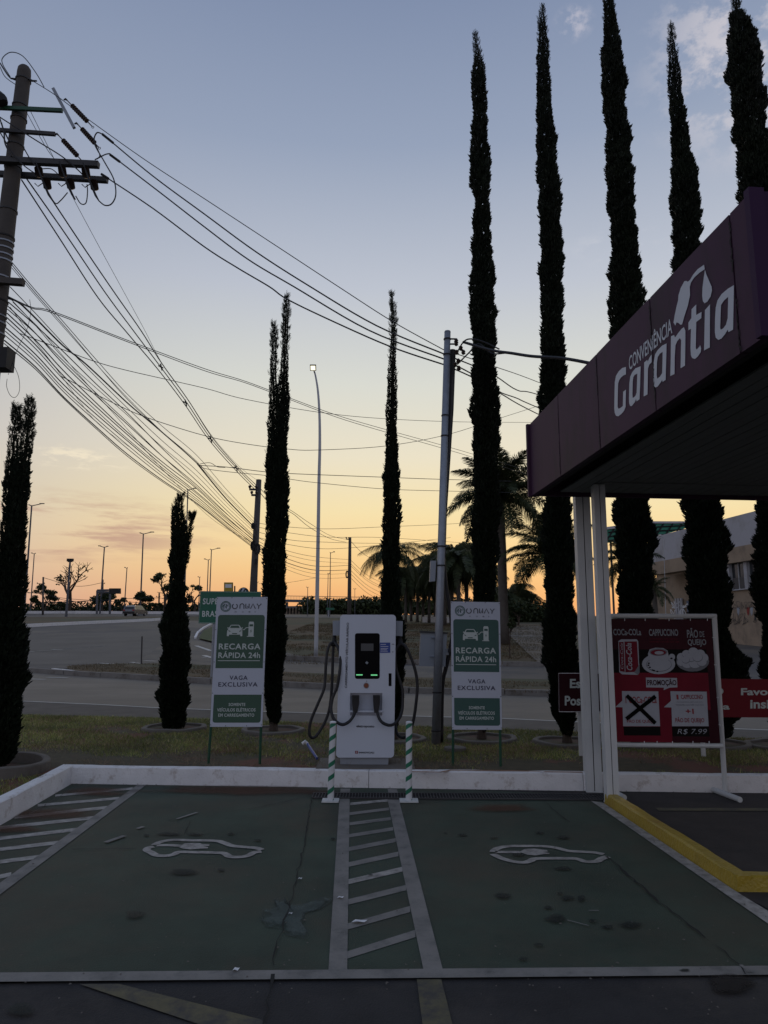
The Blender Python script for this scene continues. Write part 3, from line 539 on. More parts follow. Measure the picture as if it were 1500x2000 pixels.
# lettering
zf = zm(1190,500,5.769)
_fi = [0]
def fp(pts, holes=()):
    _fi[0] += 1; FP.poly(('fascia_print', 'letter' if _fi[0] < 9 else 'nozzle_emblem', _fi[0]), [zf(*p) for p in pts], 3, [[zf(*p) for p in h] for h in holes])
FP.p0 = F0+b_*.0345; FP.depth = .001
def sm(pts): return [tuple(p[:2]) for p in smooth_pts([(a, b, 0) for a, b in pts+[pts[0]]], 3)][:-1]
fp([(192,1250),(150,1262),(110,1300),(80,1350),(66,1420),(62,1600),(60,1720),(66,1770),(80,1800),(105,1806),(140,1780),(170,1745),(188,1700),(192,1505),(160,1530),(157,1690),(130,1712),(108,1722),(98,1700),(100,1560),(104,1440),(115,1400),(140,1365),(165,1345),(192,1335)])
fp([(357,1243),(300,1265),(262,1310),(240,1360),(230,1440),(226,1600),(228,1660),(240,1690),(258,1690),(290,1650),(306,1610),(312,1638),(345,1615),(352,1450)], [[(320,1325),(290,1340),(275,1365),(268,1420),(265,1560),(268,1600),(285,1590),(300,1575),(312,1540),(316,1450)]])
fp([(398,1200),(432,1170),(437,1190),(460,1140),(482,1110),(482,1195),(455,1225),(440,1270),(438,1400),(435,1560),(392,1582),(396,1400)])
fp([(650,985),(600,1010),(550,1060),(520,1110),(505,1200),(500,1400),(505,1460),(525,1482),(550,1470),(580,1430),(600,1395),(606,1420),(640,1395),(645,1200)], [[(606,1080),(575,1100),(550,1140),(542,1200),(538,1340),(545,1382),(575,1360),(600,1320),(604,1200)]])
fp([(700,905),(735,890),(745,920),(780,870),(820,820),(845,802),(862,840),(862,1000),(858,1235),(808,1265),(812,1040),(815,950),(800,925),(770,960),(750,1010),(742,1150),(740,1330),(692,1352),(697,1150)])
fp([(932,600),(985,545),(985,665),(1045,630),(1042,700),(985,745),(980,1040),(990,1055),(1022,1020),(1028,1003),(1040,1040),(1035,1085),(1000,1135),(970,1160),(940,1150),(925,1120),(920,1040),(925,820),(897,836),(897,750),(930,700)])
fp([(1083,610),(1140,545),(1138,1030),(1073,1065)])
fp([(1410,328),(1340,370),(1270,430),(1225,500),(1205,580),(1197,700),(1195,860),(1205,920),(1235,946),(1270,930),(1310,880),(1340,830),(1348,858),(1400,830),(1405,600)], [[(1345,460),(1300,500),(1265,550),(1260,650),(1255,810),(1262,830),(1290,815),(1320,775),(1340,700)]])
fp([(1073,98),(1080,150),(1020,190),(960,245),(925,300),(912,350),(915,440),(890,560),(850,680),(825,770),(808,775),(785,755),(762,748),(750,785),(728,750),(740,680),(760,580),(780,500),(785,440),(810,360),(850,285),(870,280),(890,290),(915,270),(950,210),(1000,150)])
fp([(1083,155),(1100,210),(1130,280),(1158,345),(1162,390),(1145,460),(1110,515),(1080,532),(1060,510),(1052,450),(1055,360),(1070,240)])
FP.text('fascia_print', 'CONVENIÊNCIA', zf(228,1295), zf(714,868), zf(222,1098), 3, .012)
FP.build(can, 'lettering')
# columns
def column(base, topz, w, d, label):
    t = thing('canopy_column', label, 'column', base, 'white steel canopy columns')
    ux = Vector((math.cos(R(-4)), math.sin(R(-4)), 0)); uy = Vector((-ux.y, ux.x, 0)); h = topz
    obj('box_section', M().box(base+UPZ*(h/2)-ux*w*.26, w*.46, d, h, (ux, uy, UPZ)), MT['white_steel'], t)
    obj('box_section', M().box(base+UPZ*(h/2)+ux*w*.26-uy*.0, w*.46, d*.96, h, (ux, uy, UPZ)), MT['white_steel'], t)
    obj('joint', M().box(base+UPZ*(h/2-.004)+uy*.006, w*.06, d*.9, h-.02, (ux, uy, UPZ)), MT['gap'], t)
    obj('base_plate', M().box(base+UPZ*.006, w*1.06, d*1.1, .012, (ux, uy, UPZ)), MT['white_steel'], t); return t
cA = gp(1163,1548); cB = gp(1197.5,1551,.105); cB.z = 0; cA.y += .08; cB.y += .05
column(cA, ZF+.03, .175, .16, 'left one of the twin white steel columns under the canopy')
column(cB, ZF+.03, .128, .15, 'right one of the twin white columns, standing on the yellow kerb end')
# ================================================================== CHARGER
Zc = zm(590,1180,4.762); YC = 8.80
ch = thing('ev_charger', 'white fast charging station with black screen and two hanging cables', 'charging station', Vector((yp(714,1497,YC).x, YC+.2, KH)))
CP = Panel((0, YC, 1), (0, -1, 0), .0012)
L_, R_ = lambda y: 355+(315-355)*(y-98)/(1425-98), lambda y: 873+(855-873)*(y-102)/(1432-102)
def cq(u, v): y = 98+v*(1428-98); return Zc(L_(y)+u*(R_(y)-L_(y)), y)          # charger face coordinates
face = [cq(*p) for p in [(u/518, v/1330) for u, v in rrect(0, 0, 518, 1330, 34, 6)]]
bm = bmesh.new(); es = []
slot = [Zc(448,826), Zc(746,828), Zc(744,1036), Zc(446,1034)]
loops = [[CP.hit(q) for q in face], [CP.hit(q) for q in slot]]
fv = []
for lp in loops:
    vs = [bm.verts.new(p) for p in lp]; fv.append(vs); es += [bm.edges.new((vs[i], vs[(i+1) % len(vs)])) for i in range(len(vs))]
bmesh.ops.triangle_fill(bm, edges=es, use_beauty=True, normal=(0,-1,0))
r_ = bmesh.ops.extrude_face_region(bm, geom=list(bm.faces)); bmesh.ops.translate(bm, vec=(0,.09,0), verts=[e for e in r_['geom'] if isinstance(e, bmesh.types.BMVert)])
bm.verts.index_update(); fm = M().add([v.co.copy() for v in bm.verts], [tuple(v.index for v in f.verts) for f in bm.faces]); bm.free()
obj('front_panel', fm, MT['charger'], ch)
bx = [CP.hit(cq(u, v)) for u, v in ((.02,.008),(.98,.008),(.98,.992),(.02,.992))]
obj('cabinet', M().prism([p+Vector((0,.091,0)) for p in bx], (0,.42,0)), MT['charger'], ch)
pl = [yp(*Zc(x, y), YC) for x, y in ((352,1436),(805,1436),(800,1512),(355,1512))]
obj('plinth', M().prism([p+Vector((0,.03,0)) for p in pl], (0,.36,0)), MT['charger_grey'], ch)
for q in (((285,155),(352,152),(350,292),(286,290)), ((875,155),(937,158),(934,298),(872,294))):
    obj('cable_arm', M().prism([yp(*Zc(*p), YC+.12) for p in q], (0,.22,0)), MT['charger_grey'], ch)
hs = [CP.hit(p) for p in slot]
obj('holster_back', M().prism([p+Vector((0,.06,0)) for p in hs], (0,.02,0)), MT['sign_white'], ch)
obj('holster_ledge', M().prism([yp(*Zc(*p), YC-.035) for p in ((446,990),(748,990),(748,1006),(446,1006))], (0,.08,0)), MT['charger'], ch)
CP.poly('black_gloss', [Zc(*p) for p in rrect(492,270,722,695,22)], 2)
CP.poly('screen', [Zc(*p) for p in rrect(548,366,664,434,4)], 3)
CP.poly('led', [Zc(*p) for p in rrect(503,652,563,663,3)], 4); CP.poly('led', [Zc(*p) for p in rrect(640,653,700,665,3)], 4)
CP.poly('blue', [Zc(*p) for p in rrect(724,357,820,452,1)], 3)
for y, w in ((374,50),(393,72),(411,70),(424,60),(437,66)): CP.poly('white_print', [Zc(*p) for p in rrect(730,y-2,730+w,y+2,.5)], 4)
for x0,y0,x1,y1 in ((834,370,858,375),(836,442,850,447)): CP.poly('dark_print', [Zc(*p) for p in rrect(x0,y0,x1,y1,.5)], 3)
CP.poly('black_gloss', [Zc(*p) for p in rrect(805,643,832,762,2)], 2)
CP.ell('galv', Zc(597,757), 27/4.762, 28/4.762, 3); CP.ell('orange', Zc(597,757), 21/4.762, 22/4.762, 5)
CP.ell('charger_grey', Zc(600,716), 1.2, 1.2, 3); CP.poly('charger_grey', [Zc(*p) for p in ((602,530),(618,545),(604,560),(588,545))], 4)
CP.text('dark_print', 'CARREGAMENTO VEÍCULAR RÁPIDO', Zc(418,780), Zc(436,172), Zc(392,780), 3, .022)
CP.text('dark_print', 'eletroposto', Zc(505,1152), Zc(672,1154), Zc(505,1122), 3, .025)
CP.poly('red_print', [Zc(*p) for p in rrect(494,1364,520,1390,2)], 3); CP.text('white_print', 'S', Zc(502,1385), Zc(512,1385), Zc(502,1369), 4, .02)
CP.text('dark_print', 'INOVECALI' if False else 'INNOVCALI', Zc(530,1388), Zc(670,1388), Zc(530,1372), 3, .035)
CP.build(ch, dict(black_gloss='screen_panel', screen='display', led='status_light', blue='instruction_sticker', galv='button_ring', orange='stop_button', charger_grey='card_reader'))
def conn(cx, label=None):
    top = yp(*Zc(cx, 852), YC-.03); q = M(); q.prism([yp(*Zc(cx+dx, y), YC-.07) for dx, y in ((-32,852),(32,852),(32,930),(16,1010),(-22,1010),(-30,930))], (0,.10,0)); c = obj('charging_plug', q, MT['rubber'], ch)
    q = M(); q.prism([yp(*Zc(cx+dx, y), YC-.085) for dx, y in ((-24,860),(26,860),(26,882),(-24,882))], (0,.016,0)); obj('plug_grip', q, MT['black'], c)
conn(497); conn(692)
def cable(pts, ys, r=.0185):
    P = [yp(*Zc(*p), YC+y) for p, y in zip(pts, ys)]; obj('charging_cable', M().tube(smooth_pts(P, 7), r, 8), MT['rubber'], ch, smooth=True)
cable([(492,985),(480,1035),(440,1090),(380,1120),(320,1095),(282,1040),(270,960),(285,870),(325,770),(345,660),(356,540),(350,450),(325,385),(300,355)], [-.04,-.07,-.1,-.12,-.12,-.1,-.06,-.04,-.03,-.03,0,.03,.07,.14])
cable([(300,355),(262,370),(235,440),(222,560),(215,700),(200,800),(150,920),(90,1060),(68,1150),(72,1220),(100,1243),(140,1215),(200,1120),(245,1010),(268,880),(280,700),(286,500),(292,380)], [.14,.12,.1,.08,.08,.06,.05,.05,.05,.05,.07,.1,.12,.13,.14,.15,.16,.18])
obj('cable_clamp', M().tube([yp(*Zc(300,285), YC+.2), yp(*Zc(300,340), YC+.17), yp(*Zc(300,385), YC+.15)], [.02,.028,.045], 8), MT['black'], ch)
cable([(697,985),(708,1040),(740,1095),(800,1125),(850,1118),(895,1075),(925,1010),(935,900),(930,780),(880,620),(866,500),(875,420),(915,375),(950,380),(985,430),(1030,540),(1062,660),(1072,780),(1060,920),(1040,1060),(1005,1180),(960,1235),(910,1235),(880,1190),(870,1110)], [-.04,-.07,-.1,-.11,-.08,-.04,.02,.06,.08,.1,.1,.1,.1,.08,.06,.05,.05,.05,.05,.07,.1,.14,.18,.24,.3])
obj('cable_clamp', M().tube([yp(*Zc(905,290), YC+.2), yp(*Zc(912,335), YC+.15), yp(*Zc(916,380), YC+.12)], [.02,.028,.04], 8), MT['black'], ch)
pd = gp(714,1499,KH); obj('charger_pad', M().box((pd.x, 8.93, KH-.005), 1.15, .66, .03), MT['concrete'], label='grey concrete pad under the charging station', category='pad')
# ================================================================== CHARGING BAY SIGNS
def bay_sign(Z, C, legs, label, Y, green, shear=0):
    (tl, tr, br, bl) = [Z(*c) for c in C]
    t = thing('charging_sign', label, 'sign', Vector((yp(*Z(*legs[0]), Y).x, Y, KH)), 'signs marking the charging bays')
    P = Panel((0, Y, 0), (0, -1, 0), .0012)
    def q(u, v): return (tl[0]*(1-u)*(1-v)+tr[0]*u*(1-v)+br[0]*u*v+bl[0]*(1-u)*v, tl[1]*(1-u)*(1-v)+tr[1]*u*(1-v)+br[1]*u*v+bl[1]*(1-u)*v)
    obj('sign_panel', M().prism([P.hit(c) for c in (tl, tr, br, bl)], (0,.012,0)), MT['sign_white'], t)
    for (lx, ly), u in zip(legs, (.045, .955)):
        a = yp(*Z(lx, ly), Y+.03); b = yp(*q(u, .02), Y+.03); obj('post', M().tube([a-Vector((0,0,.03)), b], .016, 4), MT['post_green'], t)
    def rr(key, u0, v0, u1, v1, r, layer=1, corners=(1,1,1,1), K=2.55): P.poly(key, [q(u, v/K) for u, v in rrect(u0, v0*K, u1, v1*K, r, 5, corners)], layer)
    rr(green, .045, .138, .965, .548, .055, 1, (1,0,0,1)); rr(green, .045, .752, .965, .968, .05, 1, (0,1,1,0))
    def tx(key, s, u0, v0, u1, v1, b=0.0, sp=1.0): P.text(key, s, q(u0, v1), q(u1, v1), q(u0, v0), 3, b, 0, sp)
    tx('pale_text', 'RECARGA', .09, .358, .905, .404, .022, 1.12); tx('pale_text', 'RÁPIDA 24h', .09, .416, .905, .470, .018, 1.05)
    rr('pale_text', .085, .488, .905, .493, .001, 3)
    tx('navy', 'VAGA', .33, .605, .68, .638, .012, 1.15); tx('navy', 'EXCLUSIVA', .12, .656, .88, .690, .012, 1.15)
    tx('pale_text', 'SOMENTE', .34, .816, .66, .840, .022, 1.08); tx('pale_text', 'VEÍCULOS ELÉTRICOS', .12, .850, .86, .882, .022, 1.08); tx('pale_text', 'EM CARREGAMENTO', .15, .897, .84, .922, .022, 1.08)
    w = (tr[0]-tl[0])
    # round N mark and thin lettering
    c = q(.185, .072)
    for rad, ww in ((.098, .014), (.078, .010)):
        P.stroke('logo_green', [q(.185+rad*math.cos(a), .072+rad/2.55*math.sin(a)) for a in [2*math.pi*i/26 for i in range(26)]], w*ww, 3, True)
    for pts in (((-.035,.045),(-.035,-.03),(.01,.03),(.01,-.02)), ((.012,.04),(.012,-.045),(.045,.0),(.045,-.035)), ((-.055,.02),(-.055,-.01),(-.01,-.05))):
        P.stroke('logo_green', [q(.185+a, .072+b/2.55) for a, b in pts], w*.016, 3)
    def sk(*pp): P.stroke('dark_print', [q(a, b) for a, b in pp], w*.017, 3)
    o = [(.365+.05*math.cos(a), .071+.019*math.sin(a)) for a in [R(x) for x in range(-60, 241, 20)]]; sk(*o)
    sk(*([(.465,.090),(.465,.070)]+[(.505+.04*math.cos(R(x)), .068-.016*math.sin(R(x))) for x in range(170, 5, -20)]+[(.545,.070),(.545,.090)]))
    sk((.58,.052),(.58,.086),(.612,.086),(.612,.068),(.645,.088),(.645,.052)); sk((.675,.090),(.722,.053),(.772,.090)); sk((.80,.052),(.838,.072),(.885,.052)); sk((.838,.072),(.832,.090))
    for s, u in (('M', .37), ('O', .51), ('B', .645), ('I', .765)): P.text('dark_print', s, q(u, .119), q(u+(.03 if s != 'I' else .008), .119), q(u, .109), 3)
    # car and charging post pictogram
    def pg(pts, L=3): P.poly('pale_text', [q(a, b) for a, b in pts], L)
    def pgg(pts): P.poly(green, [q(a, b) for a, b in pts], 5)
    pg([(.235,.300),(.238,.262),(.262,.244),(.238,.240),(.240,.234),(.272,.236),(.300,.218),(.320,.214),(.455,.214),(.475,.218),(.510,.238),(.540,.234),(.545,.240),(.518,.246),(.536,.262),(.540,.302),(.500,.302),(.498,.290),(.278,.290),(.276,.302)])
    pgg([(.292,.238),(.315,.220),(.456,.220),(.484,.238)]); pgg([(.262,.262),(.262,.256),(.305,.262),(.300,.268)]); pgg([(.480,.268),(.475,.262),(.515,.256),(.514,.263)]); pgg([(.335,.278),(.438,.278),(.432,.285),(.342,.285)])
    pg([(.655,.300),(.655,.200),(.668,.190),(.745,.190),(.758,.200),(.758,.300)]); pg([(.630,.3005),(.770,.3005),(.770,.306),(.630,.306)]); pgg([(.672,.210),(.742,.210),(.742,.226),(.672,.226)])
    pgg([(.712,.246),(.690,.264),(.703,.264),(.697,.279),(.722,.260),(.708,.260)])
    P.stroke('pale_text', [q(*p) for p in ((.535,.252),(.575,.252),(.595,.240),(.615,.236),(.655,.236))], w*.014, 3)
    for v in (.01,.25,.5,.74,.985):
        for u in (.015,.985): P.ell('dark_metal', q(u, v), .9, .9, 3, 8)
    for u in (.3,.7):
        for v in (.006,.992): P.ell('dark_metal', q(u, v), .9, .9, 3, 8)
    P.build(t, {green: 'green_field', 'dark_metal': 'rivets', 'logo_green': 'round_logo'})
bay_sign(zm(380,1130,5), ((218,180),(712,180),(660,1448),(150,1448)), ((132,1855),(635,1872)), 'left charging bay sign, green and white, leaning slightly beside a double cypress', 8.95, 'sign_green')
bay_sign(zm(860,1150,5.263), ((108,130),(612,138),(634,1450),(122,1447)), ((130,1885),(622,1892)), 'right charging bay sign, green and white, between the steel pole and the columns', 8.90, 'sign_green2')
# ================================================================== BOLLARDS
def striped():
    m = bpy.data.materials.new('green_white_spiral_paint'); m.use_nodes = True; t = m.node_tree; b = t.nodes['Principled BSDF']; L = t.links.new
    s = t.nodes.new('ShaderNodeSeparateXYZ'); L(t.nodes.new('ShaderNodeTexCoord').outputs['Object'], s.inputs[0])
    def mm(op, a, b=None):
        n = t.nodes.new('ShaderNodeMath'); n.operation = op
        for i, v in enumerate((a, b)):
            if v is None: continue
            if isinstance(v, (int, float)): n.inputs[i].default_value = v
            else: L(v, n.inputs[i])
        return n.outputs[0]
    an = mm('DIVIDE', mm('ARCTAN2', s.outputs[1], s.outputs[0]), 2*math.pi)
    f = mm('FRACT', mm('ADD', mm('SUBTRACT', mm('MULTIPLY', s.outputs[2], 1/.132), an), 4.05)); k = mm('LESS_THAN', f, .36)
    x = t.nodes.new('ShaderNodeMix'); x.data_type = 'RGBA'; L(k, x.inputs[0]); x.inputs[6].default_value = (.62,.63,.64,1); x.inputs[7].default_value = (.01,.16,.085,1); L(x.outputs[2], b.inputs['Base Color']); b.inputs['Roughness'].default_value = .45; return m
SM = striped()
for k, (bx_, by_, tpx, tpy, lb) in enumerate(((645.5,1566,650.5,1412,'left green and white spiral striped bollard in front of the charger'),(798.5,1566,799,1412,'right green and white spiral striped bollard in front of the charger'))):
    base = gp(bx_, by_); tpn = yp(tpx, tpy, base.y); t = thing('bollard', lb, 'bollard', base, 'striped bollards before the charger')
    ax = (tpn-base); q = M().tube([base+Vector((0,0,.01)), base+ax], .034, 20); o = obj('post', q, SM, t, smooth=False); 
    obj('cap', M().tube([base+ax+Vector((0,0,.0005)), base+ax+Vector((0,0,.012)), base+ax+Vector((0,0,.018))], [.035,.035,.02], 20), MT['white_print'], t)
    obj('base_plate', M().box(base+Vector((0,0,.014)), .175 if k == 0 else .195, .16, .012), MT['white_steel'], t)
# ================================================================== STEEL POLE WITH BOXES
YG = 10.6
def pg_(x, y, Y=YG): return yp(x, y, Y)
b0, b1 = pg_(851,1455), pg_(874,649)
sp_ = thing('steel_pole', 'galvanised steel service pole behind the charger', 'pole', b0, None)
obj('shaft', M().tube([b0-Vector((0,0,.05)), b0.lerp(b1,.28), b1], [.066,.060,.050], 14), MT['galv'], sp_, smooth=True)
obj('cap', M().tube([b1+Vector((0,0,.001)), b1+Vector((0,0,.02))], [.052,.045], 14), MT['galv'], sp_)
for y in (665, 698, 826, 868, 1088, 1125, 1362, 1431):
    c = b0.lerp(b1, (1455-y)/(1455-649)); obj('strap', M().tube([c, c+Vector((0,0,.018))], .072 if y > 1000 else .060, 14), MT['black'], sp_)
cd_ = [(884,684),(880,800),(874,900),(868,1000),(866,1090),(872,1150),(880,1200),(884,1240),(872,1300),(864,1340),(862,1450)]
obj('black_conduit', M().tube([pg_(x, y, YG+.12) for x, y in cd_[:5]], [.052,.050,.046,.040,.034], 10), MT['rubber'], sp_)
obj('black_conduit', M().tube(smooth_pts([pg_(x, y, YG+.12) for x, y in cd_[4:]], 5), .030, 8), MT['rubber'], sp_, smooth=True)
obj('bracket', M().box(pg_(884,662), .14, .02, .02), MT['dark_metal'], sp_); obj('bracket', M().box(pg_(884,672), .14, .02, .02), MT['dark_metal'], sp_)
for x, y in ((891,666),(891,671),(900,680),(892,688),(905,688),(895,705),(889,712),(896,719)):
    c = pg_(x, y, YG-.05); obj('insulator', M().tube([c+Vector((-.01,0,-.035)), c+Vector((0,0,-.015)), c+Vector((0,0,0)), c+Vector((0,0,.015)), c+Vector((.01,0,.035))], [.018,.038,.022,.038,.015], 8), MT['insul'], sp_)
bx1 = [pg_(x, y, YG-.02) for x, y in ((841,1095),(852,1095),(850,1135),(839,1136))]; obj('upper_box', M().prism(bx1, (0,.12,0)), MT['charger_grey'], sp_)
eb = thing('electrical_cabinet', 'grey electrical cabinet strapped to the steel pole', 'cabinet', pg_(848,1300))
obj('cabinet_body', M().prism([pg_(x, y, YG+.02) for x, y in ((822,1235),(873,1238),(870,1302),(819,1301))], (0,.2,0)), MT['charger_grey'], eb)
obj('lid_edge', M().prism([pg_(x, y, YG+.0) for x, y in ((820,1232),(875,1235),(875,1238),(820,1235.5))], (0,.24,0)), MT['dark_metal'], eb)
for x, y in ((842,1245),(840,1282)): obj('clamp', M().tube([pg_(x, y, YG-.01), pg_(x+16, y, YG-.01)], .012, 6), MT['galv'], eb)
# camera on the cabinet side
cc = thing('small_camera', 'small black camera clipped beside the right charging sign', 'camera', pg_(879,1272)); obj('camera_body', M().box(pg_(879,1271,YG), .06,.1,.05), MT['black'], cc); obj('bracket', M().box(pg_(873,1273,YG+.03), .05,.02,.09), MT['galv'], cc)
mh = gp(889,1464,KH); obj('manhole_cover', M().tube([mh+Vector((0,0,-.01)), mh+Vector((0,0,.03)), mh+Vector((0,0,.038))], [.15,.15,.12], 20), MT['concrete'], label='round concrete inspection cover in the grass behind the right sign', category='cover')
# blue pipe stub in the grass
pb, pe_ = gp(619,1481,KH), gp(600,1465,KH)+Vector((0,0,.08)); t = thing('pipe_stub', 'short blue pipe with a white elbow poking from the grass', 'pipe', pb)
obj('pipe', M().tube([pb, pe_], .017, 8), MT['blue'], t); obj('elbow', M().tube([pe_, pe_+Vector((-.03,0,.03)), pe_+Vector((-.065,0,.0))], .024, 8), MT['paper'], t)
# ================================================================== PROMOTION BOARD
YB = 8.08
Zp = zm(1180,1190,6.0)
pb_ = thing('promotion_board', 'red promotion board of drinks and cheese bread in a white pipe frame', 'sign', gp(1417,1556))
BP = Panel((0, YB, 0), (0,-1,0), .0012)
def bq(x, y, Y=YB): return yp(*Zp(x, y), Y)
rT, rB, lT, lB = bq(1290,80), bq(1422,2196), bq(-180,75), bq(-60,2180)
rB = gp(1417,1553); lB = gp(1197,1552); lT = yp(1179,1203,YB)
obj('frame_post', M().tube([rB, rT], .027, 10), MT['white_steel'], pb_); obj('frame_post', M().tube([lB, lT], .027, 10), MT['white_steel'], pb_)
obj('frame_rail', M().tube([lT, rT+Vector((.02,0,0))], .027, 10), MT['white_steel'], pb_); obj('frame_rail', M().tube([bq(50,1588), bq(1388,1600)], .024, 10), MT['white_steel'], pb_)
f0, f1 = gp(1386,1545), gp(1446,1568); obj('foot', M().tube([f0+Vector((0,0,.03)), f1+Vector((0,0,.03))], .03, 10), MT['white_steel'], pb_)
dd = f1-f0; obj('foot', M().tube([lB-dd*.5+Vector((0,0,.03)), lB+dd*.5+Vector((0,0,.03))], .03, 10), MT['white_steel'], pb_)
obj('print_board', M().prism([BP.hit(Zp(*p)) for p in ((0,112),(1252,118),(1362,1565),(75,1550))], (0,.006,0)), MT['pr_dark'], pb_)
_qi = [0]
def Q(k, pts, l=1):
    _qi[0] += 1; BP.poly((k, 'printed_field', _qi[0]), [Zp(*p) for p in pts], l)
Q('pr_red', [(35,745),(1215,745),(1250,1180),(1180,1180),(1165,960),(50,960)], 1); Q('pr_red', [(90,960),(780,960),(800,1560),(130,1550)], 1); Q('pr_black', [(70,470),(1195,470),(1215,742),(75,742)], 1)
Q('pr_black', [(225,1376),(655,1376),(662,1480),(232,1478)], 2); Q('pr_black', [(795,1376),(1225,1376),(1235,1490),(800,1488)], 2)
def T(k, s, x0, y0, x1, y1, b=.02, l=3, sh=0, lean=6): BP.text(k, s, Zp(x0+lean, y1), Zp(x1+lean, y1), Zp(x0, y0), l, b, sh)
T('pr_text', 'COCa-COLa', 103,230,428,305); T('pr_text', 'CAPPUCCINO', 520,232,862,312); T('pr_text', 'PÃO', 965,218,1095,335); T('pr_text', 'DE', 1115,258,1170,325, .01); T('pr_text', 'QUEIJO', 975,350,1192,440)
T('pr_red', 'cremosissimo, café espresso,', 528,338,860,358, 0, 2); T('pr_red', 'finalizado com café com leite', 528,370,876,388, 0, 2)
Q('pr_white', [(488,800),(852,805),(858,915),(765,918),(695,948),(700,918),(492,915)], 2); T('pr_dark', 'PROMOÇÃO', 500,812,842,905, .02, 4)
Q('pr_white', [(207,958),(633,962),(655,1370),(222,1370),(215,1148),(130,1146),(212,1070)], 2); Q('pr_white', [(775,960),(1200,965),(1223,1370),(795,1370),(788,1150),(698,1148),(782,1072)], 2)
T('red_print', '1 COCa-COLa', 245,1022,610,1100, .02, 4); T('red_print', 'PÃO DE QUEIJO', 262,1285,598,1340, .015, 4)
T('red_print', '1', 843,1000,866,1055, .03, 4); T('red_print', 'CAPPUCCINO', 895,1000,1150,1052, .015, 4); T('pr_grey', 'cremosissimo, café espresso,', 840,1078,1155,1095, 0, 4); T('pr_grey', 'finalizado com café com leite', 835,1110,1165,1127, 0, 4)
T('red_print', '+1', 950,1165,1045,1225, .04, 4); T('red_print', 'PÃO DE QUEIJO', 830,1262,1168,1340, .015, 4)
T('pr_white', 'R$ 7.99', 852,1402,1200,1470, -.012, 4, .25)
BP.stroke('tape', [Zp(262,1010),Zp(598,1335)], 7.6, 6); BP.stroke('tape', [Zp(258,1285),Zp(598,1018)], 7.6, 7)
# can, cup and plate pictures
Q('pr_white', [(165,372),(200,352),(380,352),(398,375),(413,740),(395,768),(210,762),(175,735)], 3)
Q('pr_red', [(172,385),(225,382),(240,735),(185,725)], 4); Q('pr_red', [(236,378),(382,376),(402,690),(350,735),(248,738)], 4)
BP.text('pr_white', 'Coca-Cola', Zp(330,715), Zp(318,395), Zp(262,715), 5, .02, .3); BP.text('pr_white', 'Coca-Cola', Zp(222,700), Zp(215,400), Zp(192,700), 5, .0, .3)
Q('pr_grey', [(350,742),(413,640),(413,740),(395,768)], 5)
BP.ell('pr_white', Zp(637,640), 32.5, 20, 3); BP.ell('pr_grey', Zp(640,648), 25, 14, 4); BP.ell('pr_white', Zp(640,646), 24, 13, 5)
Q('pr_white', [(510,520),(530,470),(600,450),(690,455),(740,485),(752,540),(740,610),(690,660),(620,668),(560,640),(520,580)], 6)
BP.ell('pr_grey', Zp(632,502), 17.5, 7.5, 7); BP.ell('pr_red', Zp(632,506), 15, 5.5, 8); BP.ell('pr_white', Zp(640,510), 9, 3.5, 9); BP.ell('pr_white', Zp(790,560), 6.3, 6.5, 6); BP.ell('pr_black', Zp(785,575), 2.5, 1.6, 7)
for x, y in ((520,632),(515,655),(532,680),(565,712),(582,718),(620,728)): BP.ell('pr_black', Zp(x, y), 2.2, 1.5, 7, 8)
BP.ell('pr_grey', Zp(1035,610), 32, 20, 3); BP.ell('pr_white', Zp(1030,590), 27, 14, 4)
for bi, (x, y, rx, ry) in enumerate(((900,560,9,9),(960,520,9,8),(1040,490,10,8),(1120,520,10,9),(1165,570,9,10),(900,620,9,8),(970,640,11,9),(1060,640,12,9),(1140,620,10,8),(1010,560,11,9),(1090,560,10,9),(950,590,8,7))): BP.ell('pr_grey', Zp(x+2, y+5), rx, ry*.97, 5+.4*bi, 14); BP.ell('pr_white', Zp(x, y), rx*.94, ry*.9, 5.2+.4*bi, 14)
BP.build(pb_, dict(pr_red='red_field', pr_black='black_field', pr_white='white_print', tape='tape_cross'))
for x in (240,480,760,1010,1210): obj('tie', M().tube([bq(x,102), bq(x,135)], .004, 5), MT['white_print'], pb_)
for x in (440,590,770,1010,1200): obj('tie', M().tube([bq(x+30,1545), bq(x+30,1585)], .004, 5), MT['white_print'], pb_)
for y in (330,650,1030,1350): obj('tie', M().tube([bq(1240+y*.075,y), bq(1285+y*.06,y+5)], .004, 5), MT['white_print'], pb_)
# banners behind
YN = 9.55
def banner(name, label, px, post, texts, m, edge):
    t = thing(name, label, 'banner', Vector((yp(*post[0], YN).x, YN, KH))); P = Panel((0,YN,0), (0,-1,0), .0015)
    obj('banner_sheet', M().prism([P.hit(c) for c in px], (0,.01,0)), MT[m], t)
    cx = [(a[0], a[1]) for a in px]; P.stroke('white_print', [(px[0][0]+1,px[0][1]+1),(px[1][0]-1,px[1][1]+1),(px[2][0]-1,px[2][1]-1),(px[3][0]+1,px[3][1]-1)], edge, 1, True) if edge else None
    for s, x0, y0, x1, y1 in texts: P.text('pale_text', s, (x0, y1), (x1, y1), (x0, y0), 2, .03)
    for x, y in post: b = yp(x, y, YN+.03); b.z = KH; a = yp(x, px[0][1]+5, YN+.03); x_ = 0; obj('post', M().box((b+Vector((b.x, b.y, a.z)))/2+Vector((0,.02,0)), .05,.03,a.z-KH), MT['white_steel'], t)
    P.build(t, dict(white_print='border'))
banner('parking_notice', 'black notice with white border behind the canopy columns, starting Es and Pos', ((1090,1314),(1300,1314),(1300,1392),(1091,1391)), ((1136,1478),(1168,1478)), (('Es', 1113,1326,1134,1344),('Pos', 1103,1359,1134,1378)), 'banner_dark', 1.2)
